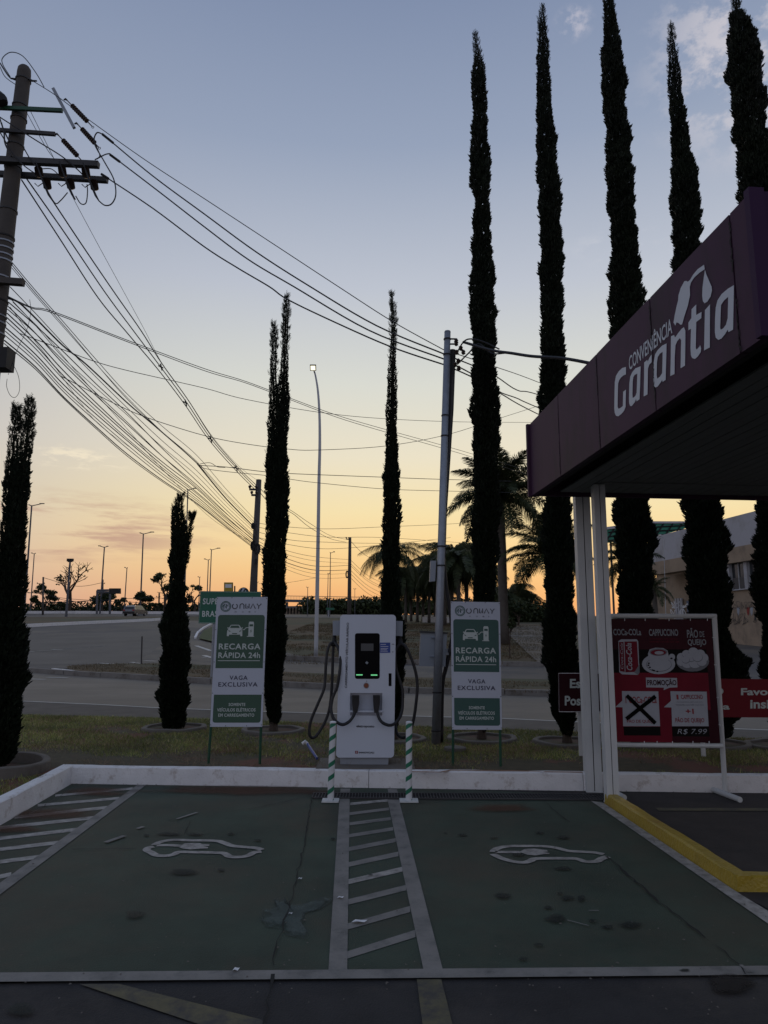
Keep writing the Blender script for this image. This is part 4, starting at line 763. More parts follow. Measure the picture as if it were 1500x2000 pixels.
banner('red_banner', 'red banner with white words behind the promotion board at the right edge', ((1320,1325),(1560,1327),(1562,1402),(1322,1400)), ((1376,1482),(1530,1480)), (('o', 1400,1344,1413,1356),('da', 1397,1374,1425,1386),('Favor', 1447,1344,1512,1358),('insi', 1465,1367,1502,1384)), 'banner_red', 0)
# ================================================================== CYPRESSES
def interp(prof, py):
    ys = [p[0] for p in prof]; return float(np.interp(py, ys, [p[1] for p in prof])), float(np.interp(py, ys, [p[2] for p in prof]))
def spire_foliage(P, Y, dens, lmin=.035, lmax=.075, seed=0):
    """leafy sprays round a wavering upright axis; P = (height, centre x, radius) rows from the ground up"""
    r = np.random.default_rng(seed); H = np.array([p[0] for p in P]); X = np.array([p[1] for p in P]); Rr = np.array([p[2] for p in P])
    hs = np.linspace(H[0], H[-1], 400); rad = np.interp(hs, H, Rr); w = np.maximum(rad, .022); cdf = np.cumsum(w); n = int(dens*np.sum(w)*(hs[1]-hs[0])*6.28); cdf /= cdf[-1]
    z = np.interp(r.random(n), cdf, hs); th = r.random(n)*6.2832; R0 = np.interp(z, H, Rr); cx = np.interp(z, H, X)
    lump = 1+.12*np.sin(th*2+z*3.1+seed)+.10*np.sin(th*3-z*6.3+seed*2)+.09*np.sin(z*11+th*2)+.07*np.sin(z*23-th*3+seed)
    top = np.clip((z-H[0])/(H[-1]-H[0]), 0, 1); rr = np.maximum(R0*.93*lump-.022, R0*.25)*(.55+.45*np.sqrt(r.random(n)))
    keep = (np.sin(th*6+z*17+seed)*np.sin(z*29-th*4+seed*3) > -.62) | (rr < R0*.55); th, z, rr, R0, cx, top = th[keep], z[keep], rr[keep], R0[keep], cx[keep], top[keep]; n = len(z)
    px = cx+np.cos(th)*rr; py_ = Y+np.sin(th)*rr
    L = r.uniform(lmin, lmax, n)*(1+.5*(r.random(n) > .93))*np.clip(R0/.16, .45, 1)
    out = .55+.35*r.random(n)-.35*top; d = np.stack([np.cos(th)*out+r.normal(0,.22,n), np.sin(th)*out+r.normal(0,.22,n), .75+.35*r.random(n)], 1); d /= np.linalg.norm(d, axis=1)[:,None]
    s = np.cross(d, r.normal(0,1,(n,3))); s /= np.linalg.norm(s, axis=1)[:,None]
    b = np.stack([px, py_, z-L*.3], 1); Wd = (L*r.uniform(.13,.21,n))[:,None]; L = L[:,None]
    V = np.empty((n, 4, 3)); V[:,0] = b; V[:,1] = b+d*L*.45+s*Wd; V[:,2] = b+d*L; V[:,3] = b+d*L*.45-s*Wd
    return V.reshape(-1,3)
def sprays(P, Y, k, seed, hi=.86, reach=.12):
    """stray branchlets that break the outline, each a stem with side leaflets"""
    r = random.Random(seed); out = []; H0, H1 = P[0][0], P[-1][0]; H = [p[0] for p in P]
    for i in range(k):
        f = hi+(1-hi)*r.random()**.6 if i < k*.6 else r.uniform(.05, 1); z = H0+(H1-H0)*f; R0 = float(np.interp(z, H, [p[2] for p in P])); x = float(np.interp(z, H, [p[1] for p in P]))
        th = r.uniform(0, 6.28); L = r.uniform(.6, 1.4)*reach; b = Vector((x+math.cos(th)*R0*.7, Y+math.sin(th)*R0*.7, z)); d = Vector((math.cos(th)*.45, math.sin(th)*.45, 1)).normalized(); s = d.cross(Vector((r.gauss(0,1), r.gauss(0,1), 0)))
        if s.length < .1: continue
        s.normalize(); out += [b-s*.003, b+d*L*.5-s*.004, b+d*L, b+d*L*.5+s*.004]
        for j in range(6):
            q = b+d*L*(.2+.13*j); sd = s if j % 2 else -s; e = (d*.7+sd*.7).normalized(); l = L*(.34-.03*j); t = e.cross(d).normalized()*.004+sd*.002; out += [q, q+e*l*.5+d*.007, q+e*l, q+e*l*.5-d*.007]
    return np.array([tuple(v) for v in out]) if out else np.zeros((0,3))
def cypress(name_label, base, spires, dens=1500, seed=0, stem_top=None):
    bx, by = base; g0 = gp(bx, by, KH); Y = g0.y
    t = thing('cypress', name_label, 'tree', g0, 'row of slender cypresses on the verge')
    Vs = []; core = M(); rj = random.Random(seed)
    for si, prof in enumerate(spires):
        P = []
        for py, xl, xr in prof: a, b = yp(xl, py, Y), yp(xr, py, Y); P.append((a.z, (a.x+b.x)/2, (b.x-a.x)/2))
        P.sort(); H = [p[0] for p in P]
        Vs += [spire_foliage(P, Y, dens, seed=seed*7+si), sprays(P, Y, 260, seed*3+si, reach=.09)]
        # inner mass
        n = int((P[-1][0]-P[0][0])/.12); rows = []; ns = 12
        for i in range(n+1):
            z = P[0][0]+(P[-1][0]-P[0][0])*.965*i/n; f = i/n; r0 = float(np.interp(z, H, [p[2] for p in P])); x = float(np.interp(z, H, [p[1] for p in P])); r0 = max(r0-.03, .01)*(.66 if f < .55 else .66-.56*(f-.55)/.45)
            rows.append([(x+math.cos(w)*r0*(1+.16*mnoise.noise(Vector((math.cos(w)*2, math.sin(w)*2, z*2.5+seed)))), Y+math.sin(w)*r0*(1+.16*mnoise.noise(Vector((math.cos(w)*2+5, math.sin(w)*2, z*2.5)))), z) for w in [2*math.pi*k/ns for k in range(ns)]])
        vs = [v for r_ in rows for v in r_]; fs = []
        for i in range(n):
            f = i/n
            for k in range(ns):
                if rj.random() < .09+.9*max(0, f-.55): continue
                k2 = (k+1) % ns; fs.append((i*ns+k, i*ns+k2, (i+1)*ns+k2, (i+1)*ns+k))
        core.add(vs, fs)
    x0 = (spires[0][-1][1]+spires[0][-1][2])/2
    obj('trunk', M().tube([g0-Vector((0,0,.05)), g0+Vector((0,0,.12)), yp(x0, spires[0][-1][0]-60, Y), yp((spires[0][1][1]+spires[0][1][2])/2, spires[0][1][0], Y)], [.085,.06,.05,.012], 8), MT['bark'], t)
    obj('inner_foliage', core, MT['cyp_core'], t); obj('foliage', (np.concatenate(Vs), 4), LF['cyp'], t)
    return g0
def prof(pts): return pts
T1a = [(783,56,60),(807,47,68),(860,40,65),(940,20,59),(1020,14,53),(1100,2,51),(1180,-4,45),(1220,-30,44),(1240,-36,52),(1335,-38,53),(1374,-36,45),(1430,-34,38),(1480,-30,28),(1497,-14,12)]
T1b = [(800,29,35),(830,24,40),(860,16,38),(940,7,40),(1020,3,35),(1100,-8,30),(1180,-12,30)]
T2a = [(968,352,357),(993,335,359),(1047,333,366),(1100,329,367),(1153,331,361),(1207,318,365),(1260,315,370),(1318,311,372),(1363,305,374),(1402,312,362),(1420,318,356)]
T2b = [(1007,373,379),(1035,364,376),(1060,358,374),(1100,350,370)]
T3a = [(578,558,561),(615,550,567),(671,548,565),(726,545,564.5),(782,538,566),(856,536,564),(912,534,564),(967,531,565),(1041,530,561),(1100,528,560),(1152,526,559),(1226,524,558),(1250,524,560),(1290,522,555),(1350,520,554),(1380,520,550),(1400,522,553),(1416,524,542)]
T3b = [(634,533,538),(671,528,543),(726,525,543),(782,524.5,545),(856,521,545),(912,516,545),(967,517,545),(1041,520,545),(1080,512.6,545),(1152,511,545),(1250,512,545),(1350,514,545),(1400,519,540)]
T4 = [(575,763.5,767),(634,761,775),(671,760,776),(726,756,776),(782,754,777),(856,751,778),(930,748,782),(1004,749,782),(1041,747,783.5),(1078,745,782),(1152,743,783.5),(1189,743,785),(1250,744,790),(1320,745,791),(1380,748,786),(1415,752,780),(1440,760,774)]
T5 = [(67,925,928),(104,926,941),(152,920,950),(217,921,953),(303,918,956),(347,917,958),(390,926,956),(433,921,960),(520,920.5,963.5),(613,917,969),(638,913.5,969),(663,922,972),(706,922,971),(739,921,966),(765,922,974),(790,920,975),(828,921,978),(891,921,976),(935,925,977),(993,925,976),(1040,921,975),(1087,923,974),(1133,924,969),(1175,923,970),(1250,922,972),(1330,922,970),(1395,926,962),(1425,932,952),(1440,937,947)]
T6 = [(11,1059,1062),(43,1050.6,1067.5),(87,1049,1072),(173,1047,1076),(260,1046,1086),(325,1050,1087.5),(390,1051.5,1097),(477,1054,1100),(598,1057,1099),(651,1056,1103),(676,1052,1108),(701,1055,1104),(739,1055,1104),(765,1053,1105),(850,1056,1106),(970,1065,1112),(1005,1063.5,1115),(1040,1058,1116),(1110,1065,1123),(1180,1063,1124),(1227,1058,1125),(1273,1063,1127),(1343,1072,1130),(1400,1080,1128),(1430,1093,1122),(1447,1102,1114)]
T7 = [(-95,1186,1190),(-40,1181,1196),(0,1177,1200),(65,1177,1209),(130,1175,1218),(173,1177,1223.5),(217,1178,1224),(260,1180,1232),(303,1184,1233.5),(368,1186,1236),(433,1190,1244),(498,1192,1248),(583,1191,1255),(700,1192,1258),(800,1194,1260),(900,1198,1264),(972,1202,1266),(997,1199,1266),(1022,1202,1274),(1045,1202,1279),(1074,1208,1273),(1125,1211,1279),(1156,1202,1273),(1196,1202,1277),(1280,1204,1280),(1350,1210,1276),(1410,1222,1266),(1447,1236,1250)]
T8 = [(50,1310,1313),(87,1305,1320),(130,1304,1327),(173,1306,1332),(238,1308,1342),(303,1311.5,1352),(368,1313,1363.5),(433,1311.5,1369),(477,1313,1370),(560,1316,1376),(700,1320,1388),(850,1326,1398),(976,1330,1409),(997,1337,1409),(1043,1339,1415),(1074,1342,1423),(1105,1343,1419),(1136,1344,1419),(1167,1343,1431),(1193,1343,1431),(1229,1340,1425),(1291,1338,1451),(1324,1340,1454),(1405,1350,1438),(1437,1366,1422),(1450,1386,1398)]
T9 = [(-14,1432,1440),(0,1428,1446),(9,1430,1448),(20,1434,1442),(26,1426,1452),(65,1420,1476),(130,1422,1485),(173,1430,1487),(217,1433,1498),(260,1430,1500),(303,1440,1506),(368,1447,1514),(600,1458,1535),(977,1478,1560),(1001,1475,1562),(1043,1478,1566),(1067,1486,1566),(1084,1477,1568),(1146,1474,1570),(1177,1473,1572),(1208,1487,1572),(1220,1491,1574),(1249,1485,1576),(1330,1488,1578),(1400,1500,1570),(1440,1518,1558),(1455,1532,1544)]
CY = [("leftmost cypress, twin topped, cut by the photo's left edge", (-6,1503), [T1a,T1b]), ('short cypress with a thin side spire, second from the left', (340,1421), [T2a,T2b]), ('double cypress behind the left charging sign', (534,1426), [T3a,T3b]),
      ('thin cypress rising straight behind the charging station', (768,1442), [T4]), ('tall cypress behind the right charging sign', (941,1442), [T5]), ('very tall cypress just left of the canopy columns', (1108,1449), [T6]),
      ('tallest cypress, its top above the photo, behind the canopy lettering', (1242,1450), [T7]), ('tapered cypress behind the canopy right of the nozzle emblem', (1391,1452), [T8]), ('rightmost cypress, broad, above the near canopy corner', (1538,1457), [T9])]
ringm = MT['concrete']
ring_r = [.56, .52, .50, .50, .52, .50, .52, .52, .55]
ring_lb = ['raised concrete ring round the leftmost cypress', 'concrete ring round the short second cypress', 'concrete ring round the double cypress', 'concrete ring behind the charging station', 'concrete ring behind the right charging sign', 'concrete ring at the cypress left of the columns', 'concrete ring behind the promotion board', 'concrete ring right of the promotion board frame', 'concrete ring at the far right cypress']
for i, (lb, base, sp) in enumerate(CY):
    g0 = cypress(lb, base, sp, dens=8500, seed=i+1)
    t = thing('tree_ring', ring_lb[i], 'planting ring', g0, 'concrete rings round the cypresses'); r0 = ring_r[i]; hh = .10 if i == 0 else .03; q = M(); ns = 40; vs = []
    for k in range(ns):
        w = 2*math.pi*k/ns; e = mnoise.noise(Vector((math.cos(w)*1.5+i, math.sin(w)*1.5, 0)))*.018
        for rr, zz in ((r0-.09,-.02),(r0-.085,hh+e-.008),(r0-.07,hh+e),(r0-.01,hh+e-.003),(r0,hh+e-.014),(r0+.005,-.05)): vs.append((g0.x+math.cos(w)*(rr+e), g0.y+math.sin(w)*(rr+e), KH+zz))
    q.add(vs, [(k*6+j, ((k+1) % ns)*6+j, ((k+1) % ns)*6+j+1, k*6+j+1) for k in range(ns) for j in range(5)]); obj('ring', q, ringm, t)
    obj('soil', M().add([(g0.x+math.cos(2*math.pi*k/24)*(r0-.08), g0.y+math.sin(2*math.pi*k/24)*(r0-.08), KH-.008) for k in range(24)], [tuple(range(24))]), MT['soil'], t)
# ================================================================== GRASS
def inpoly(x, y, poly):
    c = np.zeros(len(x), bool); n = len(poly); j = n-1
    for i in range(n):
        xi, yi, xj, yj = poly[i].x, poly[i].y, poly[j].x, poly[j].y; c ^= ((yi > y) != (yj > y)) & (x < (xj-xi)*(y-yi)/(yj-yi+1e-12)+xi); j = i
    return c
def fn(x, y, s, o=0): return np.sin(x*s+o+1.3*np.sin(y*s*.7+o))*np.cos(y*s*1.1-o+np.sin(x*s*.6))+.5*np.sin(x*s*2.3+y*s*1.9+o)
def blades(n, box, ok, zf, lmin, lmax, w, seed, lean=.5):
    r = np.random.default_rng(seed); x = r.uniform(box[0], box[1], n); y = r.uniform(box[2], box[3], n); m = ok(x, y, r); x, y = x[m], y[m]; n = len(x)
    z = zf(x, y); L = r.uniform(lmin, lmax, n); a = r.random(n)*6.283; th = r.random(n)*6.283; ln = r.random(n)*lean
    d = np.stack([np.cos(th)*ln, np.sin(th)*ln, np.ones(n)*r.uniform(.5,1,n)], 1); s = np.stack([np.cos(a), np.sin(a), np.zeros(n)], 1)*w*r.uniform(.6,1.3,n)[:,None]; b = np.stack([x, y, z-.005], 1)
    V = np.empty((n,3,3)); V[:,0] = b-s; V[:,1] = b+s; V[:,2] = b+d*L[:,None]; return V.reshape(-1,3)
vpoly = [p for p in loop]
rings = [(gp(*b, KH), r0) for (_, b, _), r0 in zip(CY, ring_r)]
def okv(x, y, r):
    m = inpoly(x, y, vpoly)
    for c, r0 in rings: m &= (x-c.x)**2+(y-c.y)**2 > (r0+.02)**2
    m &= ~((abs(x-pd.x) < .62) & (abs(y-8.93) < .38))
    near = np.exp(-((y-(8.9-.02*x))/.75)**2); bare = fn(x, y, 1.5, 1)*.5+near*1.35+fn(x, y, 4.5)*.22+np.where(x > 4, -.6, 0)+np.where(x < -5.3, -1, 0)
    return m & (bare < .48+r.normal(0,.22,len(x)))
obj('verge_grass', (blades(430000, (-10,9,5,15), okv, lambda x, y: np.full(len(x), KH-.02), .028, .068, .0048, 3, 1.1), 3), LF['grass'], kind='stuff', label='patchy green and yellowed grass on the verge', category='grass')
obj('dead_grass', (blades(16000, (-9,5,8.6,10.4), lambda x, y, r: inpoly(x, y, vpoly) & (fn(x, y, 1.9, 4) > .15), lambda x, y: np.full(len(x), KH), .03, .09, .0025, 5, 2.2), 3), LF['straw'], kind='stuff', label='dry straw and dead runners on the bare red soil by the kerb', category='grass')
g_np = np.vectorize(g)
def ok_bank(x, y, r):
    u = 750+1387*x/y*1.0; return (fn(x, y, .35, 2)+fn(x, y, 1.1) > -.5) & (x/y > -.15-.0*y) & (x/y < .24) & (y > 31.5)
bk = blades(120000, (-8,17,31.5,80), ok_bank, lambda x, y: g_np(y)+.0, .05, .16, .012, 6, 1.0)
obj('bank_grass', (bk, 3), LF['dry'], kind='stuff', label='dry brown grass on the bank behind the charging station', category='grass')
isl = []
def ok_isl(x, y, r):
    px = 750+1387*x/(y*.986); py = 1235-1387*(g_np(y)-CAMH)/(y*.99)
    lo = np.interp(px, [128,250,414,560,800,1082,1300], [1317,1325,1335,1341,1353,1359,1367])-3; hi = np.interp(px, [128,200,330,480,560,800,1082,1300], [1309,1304,1302,1310,1320,1331,1335,1341])
    return (py < lo) & (py > hi) & (px > 140) & (fn(x, y, 1.1) > -.6)
obj('island_grass', (blades(90000, (-16,9,16,30), ok_isl, lambda x, y: g_np(y)+.11, .04, .12, .008, 8, 1.0), 3), LF['dry'], kind='stuff', label='dry weeds on the traffic island across the street', category='grass')
cr_ = tp(448,1225)
# ================================================================== PALMS
def frond(L=3.2, droop=1.0, n=34, seed=0, ll=.62, lw=.015, hang=False):
    r = random.Random(seed); q = M(); P = []
    for i in range(n+1):
        s = i/n; x = L*(s-.10*s*s*droop); z = L*(.42*s-.62*droop*s*s); P.append(Vector((x*.92, 0, z)))
    q.tube(P, [.032*(1-.85*i/n) for i in range(n+1)], 4)
    for i in range(4, n+1):
        s = i/n; t = (P[i]-P[i-1]).normalized(); l = ll*(math.sin(math.pi*min(s*.95+.05,1))**.6)*r.uniform(.85,1.1)
        for sd in (-1,1):
            for k in range(2):
                p = P[i].lerp(P[i-1], k*.5); e = (t*.55+Vector((0,sd,0))*r.uniform(.6,.9)+Vector((0,0,r.uniform(-.1,.35)))).normalized(); a = p+e*l*.5; b = p+e*l*(.85 if not hang else .5)+Vector((0,0,-l*(.40 if not hang else .8)*droop))
                w = t*lw; q.add([p-w, p+w, a+w*1.1, b, a-w*1.1], [(0,1,2,4),(4,2,3)])
    return q
FR = []
for i in range(3):
    me = bpy.data.meshes.new('frond'); q = frond(3.0, (.7,.95,1.25)[i], n=58, seed=i, ll=(.8,.8,.75)[i]); me.from_pydata([tuple(v) for v in q.v], [], q.f); me.materials.append(LF['palm']); FR.append(me)
FRD = bpy.data.meshes.new('frond'); q = frond(2.6, 1.6, n=34, seed=9, ll=.75, lw=.022, hang=True); FRD.from_pydata([tuple(v) for v in q.v], [], q.f); FRD.materials.append(LF['palm'])
FRF = bpy.data.meshes.new('frond'); q = frond(3.1, 1.5, n=40, seed=11, ll=.7, lw=.011, hang=True); FRF.from_pydata([tuple(v) for v in q.v], [], q.f); FRF.materials.append(LF['palm'])
def palm(label, base, height, r, nf=20, scale=1.0, seed=0, pend=False, group=None, lo=-.55):
    rnd = random.Random(seed); t = thing('palm_tree', label, 'palm tree', base, group); top = base+Vector((rnd.uniform(-.1,.1), 0, height))
    P = [base.lerp(top, i/8) for i in range(9)]; obj('trunk', M().tube(P, [r*1.25, r*1.1, r*1.05, r, r, r*1.02, r*.95, r*.85, r*.55], 10), MT['palm_bark'], t, smooth=True)
    for i in range(nf):
        me = FRF if pend == 'fine' else FRD if pend else FR[i % 3]; o = bpy.data.objects.new('frond', me); COL.objects.link(o); o.parent = t; o.location = top-base+Vector((0,0,-.05*rnd.random()))
        el = rnd.uniform(-.45,.9) if not pend else rnd.uniform(-.3,.9); el = lo+(1.15-lo)*((i+.5)/nf) if not pend else el
        o.rotation_euler = (rnd.uniform(-.25,.25), -el, 2.399963*i+rnd.uniform(-.2,.2)); s = scale*rnd.uniform(.88,1.08); o.scale = (s, s, s)
    return t
b = tp(985,1258); palm('big palm with a dense crown behind the tall cypress', b, (yp(985,975,b.y).z-b.z), .30, 46, 1.5, 3)
b = tp(1075,1262); palm('low palm arching from behind the cypress left of the columns', b, (yp(1085,1085,b.y).z-b.z), .2, 30, 1.25, 5, lo=-.75)
b = tp(768,1228); palm('feathery drooping palm behind the charging station cypress', b, (yp(758,1085,b.y).z-b.z), .20, 22, 1.3, 8, 'fine', lo=-.2)
b = tp(1232,1262); palm('dark palm between the columns and the far building', b, (yp(1228,1095,b.y).z-b.z), .2, 24, .85, 15, lo=-.9)
b = tp(1287,1300); palm('small palm in front of the beige building', b, (yp(1282,1150,b.y).z-b.z), .12, 16, .38, 16, lo=-.8)
for k, (x, y, ty) in enumerate(((792,1216,1125),(803,1213,1130),(815,1215,1128),(826,1213,1135),(838,1216,1128),(850,1214,1135),(868,1222,1105),(882,1220,1085),(897,1224,1095),(912,1220,1100),(1000,1212,1165),(930,1221,1120))):
    b = tp(x, y); palm(['leftmost drooping palm of the grove', 'second drooping palm from the left in the grove', 'third drooping palm from the left in the grove', 'fourth drooping palm from the left in the grove', 'fifth drooping palm from the left in the grove', 'sixth drooping palm, just left of the steel pole', 'drooping palm just right of the steel pole', 'tall drooping palm behind the black conduit', 'drooping palm above the right charging sign left edge', 'drooping palm behind the right charging sign', 'low drooping palm right of the big palm trunk', 'drooping palm hidden behind the tall cypress'][k], b, yp(x, ty, b.y).z-b.z, .16 if k < 6 else .22, 26, (1.5 if k < 6 else 1.7)*(b.y/85), 20+k, True, 'grove of drooping palms')
gpb = [tp(x, y) for x, y in ((840,1214),(880,1217))]; obj('low_wall', M().box((gpb[0]+gpb[1])/2+Vector((0,0,.3)), 4.2, .2, .7), MT['kerb'], label='low whitewashed wall beside the steel pole, at the foot of the palms', category='wall')
# ================================================================== FAR TREES
def leafball(blobs, n, size, seed, flat=.8):
    r = np.random.default_rng(seed); V = []
    for (cx, cy, cz, rx, rz) in blobs:
        k = max(10, int(n*rx*rz)); u = r.normal(0,1,(k,3)); u /= np.linalg.norm(u, axis=1)[:,None]; u *= (r.random(k)**.4)[:,None]; c = np.array([cx,cy,cz])+u*np.array([rx,rx,rz])
        a = r.normal(0,1,(k,3)); b = r.normal(0,1,(k,3)); a *= (size/np.linalg.norm(a, axis=1))[:,None]; b *= (size*.6/np.linalg.norm(b, axis=1))[:,None]; q = np.stack([c-a, c+b, c+a, c-b], 1); V.append(q.reshape(-1,3))
    return np.concatenate(V)
def far_tree(label, px, base, top, wpx, seed, leaf=1.0, group=None, cat='tree', bare=False, dens=170):
    b = tp(px, base); k = b.y/1387; H = (base-top)*k*1.25; Wd = wpx*k*1.3; r = random.Random(seed); t = thing('bare_tree' if bare else 'tree', label, cat, b, group)
    q = M(); tips = []
    def br(p, d, L, rad, lv):
        e = p+d*L; mid = p.lerp(e,.5)+Vector((r.gauss(0,.04), r.gauss(0,.04), 0))*L; q.tube([p, mid, e], [rad, rad*.8, rad*.6], 4, False)
        if lv == 0: tips.append(e); return
        for i in range(3 if lv > 1 or bare else 3):
            nd = (d+Vector((r.gauss(0,.55), r.gauss(0,.55), r.gauss(.1,.25)))).normalized(); br(e.lerp(p, .35*r.random()*(i > 0)), nd, L*r.uniform(.55,.8), rad*.6, lv-1)
    br(b, Vector((r.gauss(0,.06),0,1)).normalized(), H*.30, H*.022+.03, 4 if bare else 3)
    # fit limbs to size
    mx = max(abs(v[0]-b.x) for v in q.v)+1e-3; mz = max(v[2]-b.z for v in q.v); sx = min(1.6, (Wd/2)/mx*(1 if bare else .8)); sz = H*(1 if bare else .88)/mz
    F = lambda v: (b.x+(v[0]-b.x)*sx, b.y+(v[1]-b.y)*sx, b.z+(v[2]-b.z)*sz); q.v = [F(v) for v in q.v]; tips = [F(v) for v in tips]
    obj('trunk', q, MT['bark'], t)
    if leaf > 0:
        r.shuffle(tips); sel = tips[:max(4, int(len(tips)*leaf))]; rb = Wd*.15
        obj('crown', (leafball([(x, y, z, rb*r.uniform(.6,1.2), rb*r.uniform(.4,.8)) for x, y, z in sel], dens/(rb*rb)*1.2, Wd*.028+.05, seed), 4), LF['tree'], t)
gt = 'scattered trees along the far highway'
tlab = ['dark tree left of the bare tree','low dark bush tree beside the leftmost cypress','small dark tree hugging the bare tree on its left','wide dark tree below the gantry sign','small dark tree between the gantry sign and grey car','dark spreading tree behind the grey car','airy tree poking out behind the short cypress','thin open tree left of the green road sign','small round tree left of the short cypress','round bushy tree at the end of the side road']
for ti, a in enumerate(((88,1197,1150,38,1,.75),(60,1197,1168,26,2,.8),(120,1196,1176,18,12,.9),(200,1197,1160,52,4,.8),(238,1197,1170,22,5,.8),(272,1197,1160,44,6,.75),(322,1197,1130,50,7,.5),(378,1198,1148,34,8,.5),(305,1197,1178,18,13,.9),(1012,1222,1192,30,14,.9))):
    far_tree(tlab[ti], a[0], a[1], a[2], a[3], a[4], a[5], gt)
far_tree('bare tree with a little mistletoe beside the floodlight mast on the left', 136, 1197, 1118, 72, 3, .1, None, 'tree', True, 10)
far_tree('thin young tree by the side road behind the right charging sign', 996, 1285, 1218, 20, 22, .5)
# low hedge line and far horizon mass
bl = []
rr_ = random.Random(5)
for px in list(range(-120, 420, 5)): b = tp(px, 1197.5); bl.append((b.x, b.y+8, b.z+.6, 1.6*rr_.uniform(.6,1.3), 1.3*rr_.uniform(.5,1.5)))
obj('hedge', (leafball(bl, 60, .28, 31), 4), LF['tree'], kind='stuff', label='ragged dark scrub behind the far kerb on the left', category='scrub')
bl = []
for px in range(984, 1120, 5): b = tp(px, 1216); bl.append((b.x, b.y+3, b.z+1.0, 1.5*rr_.uniform(.7,1.3), 1.5*rr_.uniform(.6,1.4)))
obj('bushes', (leafball(bl, 90, .22, 32), 4), LF['tree'], kind='stuff', label='dark bushes at the end of the side road, right of the palms', category='scrub')
bl = []
for px in range(600, 960, 6): Y = 150; p = yp(px, 1205, Y); bl.append((p.x, p.y+rr_.uniform(-3,3), g(Y)+1.4, 2.6*rr_.uniform(.6,1.3), 1.9*rr_.uniform(.5,1.4)))
obj('tree_belt', (leafball(bl, 34, .45, 33), 4), LF['tree'], kind='stuff', label='dark belt of bushes below the footbridge and behind the palm grove', category='scrub')
bl = []
for k in range(-80, 260, 3): Y = 420; p = yp(k*10, 1195, Y); bl.append((p.x, Y, g(Y)+1.5, 9*rr_.uniform(.6,1.3), 3.6*rr_.uniform(.6,1.3)))
obj('horizon_woods', (leafball(bl, 9, 1.2, 34), 4), LF['tree'], kind='stuff', label='low woods along the horizon', category='woods')
# ================================================================== POLES AND LAMPS
def lamp_post(label, bx, by, tx, ty, wpx, arms, group='street lamps of the far highway', m='bridge'):
    b = tp(bx, by); k = b.y/1387; tpz = yp(tx, ty, b.y); t = thing('street_lamp', label, 'street lamp', b, group)
    obj('pole', M().tube([b-Vector((0,0,.3)), tpz], [wpx*k*.6, wpx*k*.4], 6), MT[m], t)
    for dx in arms:
        e = tpz+Vector((dx*k, 0, abs(dx)*k*.18)); obj('arm', M().tube([tpz-Vector((0,0,.1)), e], wpx*k*.28, 5), MT[m], t); obj('lamp_head', M().box(e, abs(dx)*k*.45, .25, .12), MT[m], t)
lamp_post('nearest far street lamp, beside the leftmost cypress', 47,1199,62,987,3.4,(20,-5)); lamp_post('thin far street lamp just right of the nearest one',61,1198,67,1081,2,(-5,2))
lamp_post('tall double armed street lamp right of the bare tree', 195,1199,204,1068,2.8,(-10,6)); lamp_post('small street lamp left of the tall lamp above the grey car',243,1198,248,1109,2,(-4,1)); lamp_post('tall double armed street lamp above the grey car', 274,1199,280,1042,2.8,(17,-6)); lamp_post('street lamp rising behind the short cypress', 360,1199,367,956,2.8,(14,-2))
lamp_post('small far street lamp above the left end of the green road sign',389,1198,390,1127,1.6,(-3,1)); lamp_post('slim street lamp over the green road sign, shorter of the close pair',404,1198,407,1093,2,(-7,2)); lamp_post('slim street lamp over the green road sign, taller of the close pair',409,1198,413,1073,2.2,(14,-2)); lamp_post('slim street lamp between the pale lamp and the far utility pole, taller one',644,1204,645.5,1079,1.9,(7,-1)); lamp_post('shorter street lamp close beside the taller one left of the far pole',639,1204,641,1120,1.5,(3,-1)); lamp_post('tiny street lamp left of the tall pale lamp',600.5,1204,601,1147,1.4,(-2,1)); lamp_post('tiny far street lamp right of the far utility pole',693,1204,693,1150,1.1,(2,-2)); lamp_post('tiny street lamp beside the middle utility pole',502,1190,502.5,1137,1.4,(2,))
b = tp(129,1207); k = b.y/1387; T_ = yp(137,1096,b.y); t = thing('floodlight_mast', 'dark mast with three floodlights in front of the bare tree', 'floodlight', b); obj('mast', M().tube([b, T_], [.17,.12], 8), MT['bridge'], t)
for dx in (-4,0,4): obj('floodlight', M().box(T_+Vector((dx*k,0,.15)), .28,.3,.36), MT['black'], t)
obj('crossbar', M().box(T_-Vector((0,0,.08)), 9*k,.1,.1), MT['bridge'], t)
# main lamp post
b = tp(617,1286); Y = b.y; t = thing('street_lamp', 'tall pale street lamp with its curved top and lamp lit', 'street lamp', b)
P = [yp(x, y, Y) for x, y in ((617,1286),(619.5,1160),(621.5,1040),(623,940),(624.5,880),(624.5,830),(623,790),(620.5,760),(617,738),(614.5,727))]
obj('pole', M().tube(smooth_pts(P, 4), list(np.linspace(.105,.04,37)), 10), MT['white_pole'], t, smooth=True)
c = yp(611.5,718,Y-.35); tn = Vector((1,0,.0)); ay = Vector((0,.86,-.5)).normalized(); az = tn.cross(ay)
obj('neck', M().tube([P[-1]-Vector((0,0,.03)), c+Vector((0,.04,.02))], [.04,.035], 8), MT['white_pole'], t); obj('lamp_housing', M().box(c, .31,.12,.30, (tn, Vector((0,.80,.60)), Vector((0,-.60,.80)))), MT['dark_metal'], t); obj('lamp_lens', M().box(c+Vector((0,-.80,-.60))*.062, .24,.008,.23, (tn, Vector((0,.80,.60)), Vector((0,-.60,.80)))), MT['lamp_face'], t)
b = tp(276,1303); obj('stake', M().tube([b, yp(277.5,1243,b.y)], .03, 6), MT['dark_metal'], label='thin dark stake standing in the traffic island', category='stake')
